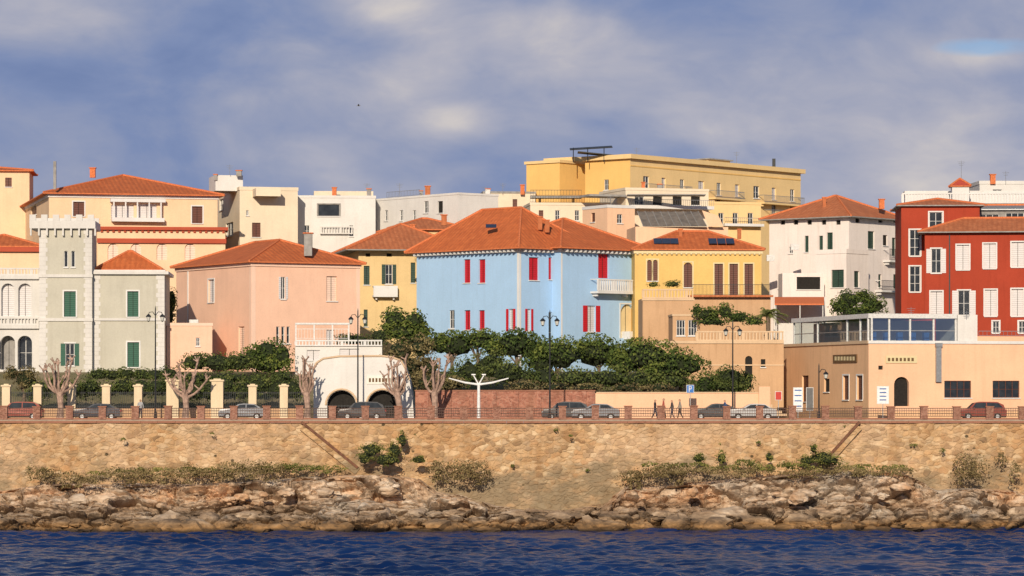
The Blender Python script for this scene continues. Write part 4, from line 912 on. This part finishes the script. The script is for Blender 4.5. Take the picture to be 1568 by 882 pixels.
# palm
o=Obj('palm_tree',(X(1176,50),50,14)); x=X(1176,50); zt=Z(484,50); o.tube('trunk',bark,[(x,50,12),(x+.05,50,(12+zt)/2),(x,50,zt)],[.25,.2,.22],8)
pm=plain('palm_frond',(.16,.18,.05,1),.7,0,.4,5)
for i in range(26):
    a=i*2.4; el=random.uniform(.15,1.35); L=random.uniform(1.7,2.3); pts=[]
    for s_ in range(7):
        t_=s_/6; r=L*t_*math.cos(el)*(1+.1*t_)+.0; pts.append(Vector((x+math.cos(a)*r,50+math.sin(a)*r,zt+L*t_*math.sin(el)-1.3*t_*t_)))
    o.tube('fronds',pm,pts,[.03]*7,4)
    for s_ in range(1,7):
        for k in range(3):
            p=pts[s_-1].lerp(pts[s_],k/3); d=(pts[s_]-pts[s_-1]).normalized(); sd=d.cross(Vector((0,0,1))); sd=sd.normalized() if sd.length>.01 else Vector((1,0,0))
            for sg_ in (-1,1): e_=p+sd*sg_*.42+d*.25-Vector((0,0,.15)); o.poly('leaflets',pm,[p,p+d*.07,e_])
o.finish()
# ---------------------------------------------------------------- street lamps
def lamp(px,y,pytop,double=True,base=9.1):
    x=X(px,y); zt=Z(pytop,y); o=Obj('street_lamp',(x,y,base)); ir=M['iron']
    o.tube('post',ir,[(x,y,base),(x,y,base+.6),(x,y,base+.65),(x,y,zt-.9)],[.16,.14,.08,.05],8)
    o.tube('finial',ir,[(x,y,zt-.9),(x,y,zt-.25),(x,y,zt)],[.06,.05,.01],6)
    lm=plain('lamp_glass',(.55,.55,.5,1),.3)
    for s_ in ((-1,1) if double else (1,)):
        o.tube('arm',ir,[(x,y,zt-.9),(x+s_*.25,y,zt-.55),(x+s_*.55,y,zt-.6),(x+s_*.62,y,zt-.8)],[.035]*4,5)
        cx=x+s_*.62; o.tube('lantern',lm,[(cx,y,zt-1.35),(cx,y,zt-1.0)],[.12,.2],6); o.tube('lantern_cap',ir,[(cx,y,zt-1.0),(cx,y,zt-.9),(cx,y,zt-.75)],[.26,.2,.05],8)
        o.tube('lantern_base',ir,[(cx,y,zt-1.45),(cx,y,zt-1.35)],[.05,.13],6)
    o.finish()
lamp(238,15,468); lamp(548,15,472); lamp(842,6.2,474); lamp(1122,15,490,True); lamp(1254,15,556,False)
o=Obj('modern_street_lamp',(X(733,8),6.1,9.1)); x,y=X(733,6.1),6.1; zt=Z(588,6.1); wm=plain('white_metal',(.75,.75,.75,1),.4)
o.tube('post',wm,[(x,y,9.1),(x,y,zt)],[.16,.12],8)
for s_ in (-1,1):
    o.tube('wing',wm,[(x,y,zt-.05),(x+s_*1.2,y,zt+.12),(x+s_*2.6,y,zt+.5)],[.10,.09,.05],8); o.tube('upper_arm',wm,[(x,y,zt-.05),(x+s_*.45,y,zt+.75)],[.07,.05],6)
    o.box('lamp_head',wm,(x+s_*.45,y,zt+.82),(.35,.25,.1))
o.finish()
def sign(name,px,y,py1,py2,w,col,panel=.6,face=None):
    x=X(px,y); zt=Z(py1,y); o=Obj(name,(x,y,9.1)); o.tube('post',M['metal'],[(x,y+.05,9.1),(x,y+.05,zt)],[.035,.035],6); zb=Z(py2,y)
    o.box('panel',plain('sign_'+col[0],col[1],.5),(x,y,(zt+zb)/2),(w,.05,zt-zb)); o.box('border',M['frame'],(x,y+.02,(zt+zb)/2),(w+.08,.03,zt-zb+.08))
    if face: face(o,x,y-.03,zt,zb)
    o.finish()
def pface(o,x,y,zt,zb):
    c=(zt+zb)/2; o.box('symbol',M['frame'],(x-.1,y,c),(.07,.01,.5)); o.box('symbol',M['frame'],(x+.02,y,c+.2),(.17,.01,.07)); o.box('symbol',M['frame'],(x+.02,y,c),(.17,.01,.07)); o.box('symbol',M['frame'],(x+.11,y,c+.1),(.06,.01,.13))
sign('parking_sign',1057,15,590,601,.6,('blue',(.03,.16,.5,1)),face=pface)
def lines(o,x,y,zt,zb):
    for k in range(4): o.box('text_lines',plain('sign_text',(.04,.12,.35,1),.6),(x,y,zt-.2-k*(zt-zb-.2)/4),(.6,.01,.1))
sign('information_board',1222,3.5,594,630,.75,('white',(.75,.75,.75,1)),face=lines); sign('information_board',1240,3.5,594,628,.55,('dark',(.12,.12,.12,1))); sign('information_board',1352,15,592,618,1.0,('white',(.75,.75,.75,1)),face=lines)
sign('traffic_sign',1192,5.5,600,612,.5,('red',(.5,.04,.03,1)))
# ---------------------------------------------------------------- cars
def car(px,y,col,name,kind=0,flip=1):
    x=X(px,y); zg=9.006; o=Obj('parked_car',(x,y,zg)); pm_=plain('car_paint_'+name,col,.25,.2,.05,2,.6)
    hw=.86
    lo=[(-2.1,.35),(-2.08,.75),(-1.95,.95),(-.95+.1,1.02),(1.35,1.05),(2.0,.98),(2.1,.7),(2.08,.35)]
    if kind: cb=[(-1.25,1.0),(-.75,1.5),(-.2,1.62),(1.3,1.6),(1.85,1.35),(1.98,1.0)]
    else: cb=[(-1.0,1.0),(-.35,1.4),(.1,1.46),(1.0,1.42),(1.45,1.2),(1.75,1.0)]
    def P(a,h,s): 
        inset=.0 if h<.8 else (.02+.0 if h<1.03 else .02+(h-1.0)*.34)
        return (x+flip*a,y+s*(hw-inset),zg+h)
    for s_ in (-1,1): o.poly('body',pm_,[P(a,h,s_) for a,h in lo])
    for i in range(len(lo)-1): o.poly('body',pm_,[P(*lo[i],-1),P(*lo[i+1],-1),P(*lo[i+1],1),P(*lo[i],1)])
    for s_ in (-1,1): o.poly('cabin_pillars',pm_,[P(a,h,s_) for a,h in cb])
    for i in range(len(cb)-1):
        roof=1<=i<=len(cb)-4 or (i==2); o.poly('roof' if roof else 'screens',pm_ if roof else M['glass'],[P(*cb[i],-1),P(*cb[i+1],-1),P(*cb[i+1],1),P(*cb[i],1)])
    for s_ in (-1,1):
        def W_(a,h): p=P(a,h,s_); return (p[0],p[1]+s_*.012,p[2])
        t_=cb[2][1]-.08
        o.poly('side_windows',M['glass'],[W_(cb[0][0]+.3,1.07),W_(cb[1][0]+.14,t_-.03),W_(.3,t_),W_(.3,1.08)])
        o.poly('side_windows',M['glass'],[W_(.38,1.08),W_(.38,t_),W_(cb[3][0]+.1,t_-.05),W_(cb[4][0]-.05,1.1)])
        for wx in (-1.3,1.3):
            c_=Vector((x+flip*wx,y+s_*(hw-.1),zg+.32)); o.tube('wheels',M['rubber'],[c_-Vector((0,.1,0)),c_+Vector((0,.115,0))] if s_>0 else [c_-Vector((0,.115,0)),c_+Vector((0,.1,0))],[.32,.32],14)
            o.tube('hubcaps',M['metal'],[c_,c_+Vector((0,s_*.13,0))],[.19,.17],10)
        o.box('headlight',M['frame'],(x+flip*-2.04,y+s_*.6,zg+.72),(.12,.32,.14)); o.box('tail_light',plain('tail_lens',(.4,.02,.02,1),.3),(x+flip*2.05,y+s_*.65,zg+.8),(.12,.25,.2))
        o.box('mirror',pm_,(x+flip*-.8,y+s_*.95,zg+1.05),(.12,.16,.12))
    o.box('bumper',M['rubber'],(x,y,zg+.3),(4.16,1.6,.16)); o.finish()
for px,y_,c_,n_,k,f_ in ((30,12.6,(.25,.05,.03,1),'red',1,1),(150,12.6,(.03,.035,.05,1),'navy',0,1),(372,12.6,(.2,.21,.23,1),'pewter',0,1),(555,12.8,(.04,.04,.045,1),'black',1,1),(866,12.6,(.06,.065,.07,1),'graphite',1,1),(912,8.4,(.2,.2,.2,1),'pewter',0,1),(1095,12.6,(.06,.065,.07,1),'graphite',0,1),(1152,8.4,(.45,.45,.45,1),'white',0,1),(1503,12.6,(.28,.03,.02,1),'red',1,1)):
    car(px,y_,c_,n_,k,f_)
# ---------------------------------------------------------------- people
def person(px,y,h,top,legs,hair,facing=0,walk=.2,seed=0):
    s=h/1.75; x=X(px,y); zg=9.14
    V=[];E=[];R=[]
    def v(p,r,par=None):
        V.append(tuple(c*s for c in p)); R.append(r*s if not isinstance(r,tuple) else (r[0]*s,r[1]*s)); i=len(V)-1
        if par is not None: E.append((par,i))
        return i
    pe=v((0,0,.95),(.15,.11)); wa=v((0,0,1.1),(.135,.1),pe); ch=v((0,0,1.32),(.17,.115),wa); nk=v((0,0,1.47),.065,ch); hd0=v((0,-.01,1.55),.075,nk); hd=v((0,-.02,1.64),.1,hd0); v((0,-.01,1.71),.07,hd)
    for sd in (-1,1):
        st=walk*sd
        hp=v((.09*sd,0,.88),.1,pe); kn=v((.1*sd,-st*.5-.02,.5),.068,hp); an=v((.1*sd,-st+(.1 if st<0 else 0),.09),.045,kn); v((.11*sd,-st-.13,.04),.04,an)
        sh=v((.18*sd,0,1.4),.068,ch); el=v((.25*sd,st*.35+.02,1.13),.05,sh); wr=v((.26*sd,st*.8-.06,.9),.032,el); pm2=v((.26*sd,st*.85-.07,.84),.034,wr)
        for k in range(4): f0=v((.26*sd,st*.85-.1+k*.02,.79),.01,pm2); v((.25*sd,st*.85-.1+k*.02,.745+abs(k-1.4)*.008),.009,f0)
        v((.24*sd,st*.85-.12,.81),.011,pm2)
    me=bpy.data.meshes.new('tmp'); me.from_pydata(V,E,[]); ob=bpy.data.objects.new('tmp',me); bpy.context.collection.objects.link(ob)
    md=ob.modifiers.new('s','SKIN'); 
    for i,sv in enumerate(me.skin_vertices[0].data): r=R[i]; sv.radius=r if isinstance(r,tuple) else (r,r)
    me.skin_vertices[0].data[0].use_root=True
    ms_=ob.modifiers.new('b','SUBSURF'); ms_.levels=2; ms_.render_levels=2
    dg=bpy.context.evaluated_depsgraph_get(); me2=bpy.data.meshes.new_from_object(ob.evaluated_get(dg)); bpy.data.objects.remove(ob)
    me2.name='body'; me2.materials.clear()
    for mm in (plain('skin',(.5,.3,.2,1),.6),plain('jacket_%d'%seed,top,.85,0,.2,12),plain('trousers_%d'%seed,legs,.85,0,.2,12),plain('hair_%d'%seed,hair,.8),plain('shoes',(.04,.03,.03,1),.6)): me2.materials.append(mm)
    for p in me2.polygons:
        c=p.center/s; p.use_smooth=True
        if c.z>1.5: p.material_index=3 if (c.z>1.68 or c.y>.03) else 0
        elif c.z>.92 or (abs(c.x)>.2 and c.z>.87): p.material_index=1
        elif abs(c.x)>.2 and c.z>.7: p.material_index=0
        elif c.z>.1: p.material_index=2
        else: p.material_index=4
    e=bpy.data.objects.new('person',None); e.location=(x,y,zg); e.rotation_euler=(0,0,facing); bpy.context.collection.objects.link(e)
    b0=bpy.data.objects.new('body',me2); b0.parent=e; bpy.context.collection.objects.link(b0)
    fo=Obj('face_tmp',(0,0,0)); sk=bpy.data.materials['skin']; dk=M['dark']
    for sd in (-1,1): fo.box('eyes',dk,(.035*s*sd,-.105*s,1.65*s),(.022*s,.015*s,.012*s)); fo.box('ears',sk,(.088*s*sd,-.01*s,1.63*s),(.02*s,.035*s,.055*s))
    fo.box('nose',sk,(0,-.118*s,1.625*s),(.022*s,.03*s,.04*s)); fo.box('mouth',plain('lips',(.35,.12,.1,1),.6),(0,-.104*s,1.585*s),(.045*s,.012*s,.01*s))
    fe=fo.finish(); fe.name='face'; fe.parent=e
person(1003,2.2,1.74,(.03,.03,.04,1),(.04,.05,.09,1),(.05,.03,.02,1),1.3,.18,1)
person(1016,3.0,1.84,(.35,.08,.06,1),(.03,.03,.04,1),(.03,.02,.015,1),1.5,.16,2)
person(1029,2.4,1.70,(.08,.07,.07,1),(.05,.06,.1,1),(.1,.06,.03,1),-1.4,.15,3)
person(1041,2.8,1.78,(.3,.26,.22,1),(.03,.03,.035,1),(.04,.03,.02,1),-1.5,.2,4)
person(215,3.2,1.74,(.35,.35,.36,1),(.03,.03,.05,1),(.1,.07,.05,1),.2,.05,5)
person(1110,3.4,1.7,(.05,.09,.2,1),(.03,.03,.05,1),(.05,.04,.03,1),-1.4,.2,7)
# seagull
o=Obj('seagull',(X(549,40),40,Z(162,40))); c_=Vector((X(549,40),40,Z(162,40))); gm=plain('gull_feathers',(.25,.25,.26,1),.8)
o.tube('body',gm,[c_+Vector((-.2,0,0)),c_+Vector((-.05,0,.02)),c_+Vector((.12,0,.02)),c_+Vector((.2,0,.03))],[.02,.06,.05,.02],7)
for s_ in (-1,1): o.poly('wing',gm,[c_+Vector((-.06,s_*.04,.03)),c_+Vector((.08,s_*.04,.03)),c_+Vector((.05,s_*.4,.16)),c_+Vector((-.05,s_*.65,.06))])
o.finish()
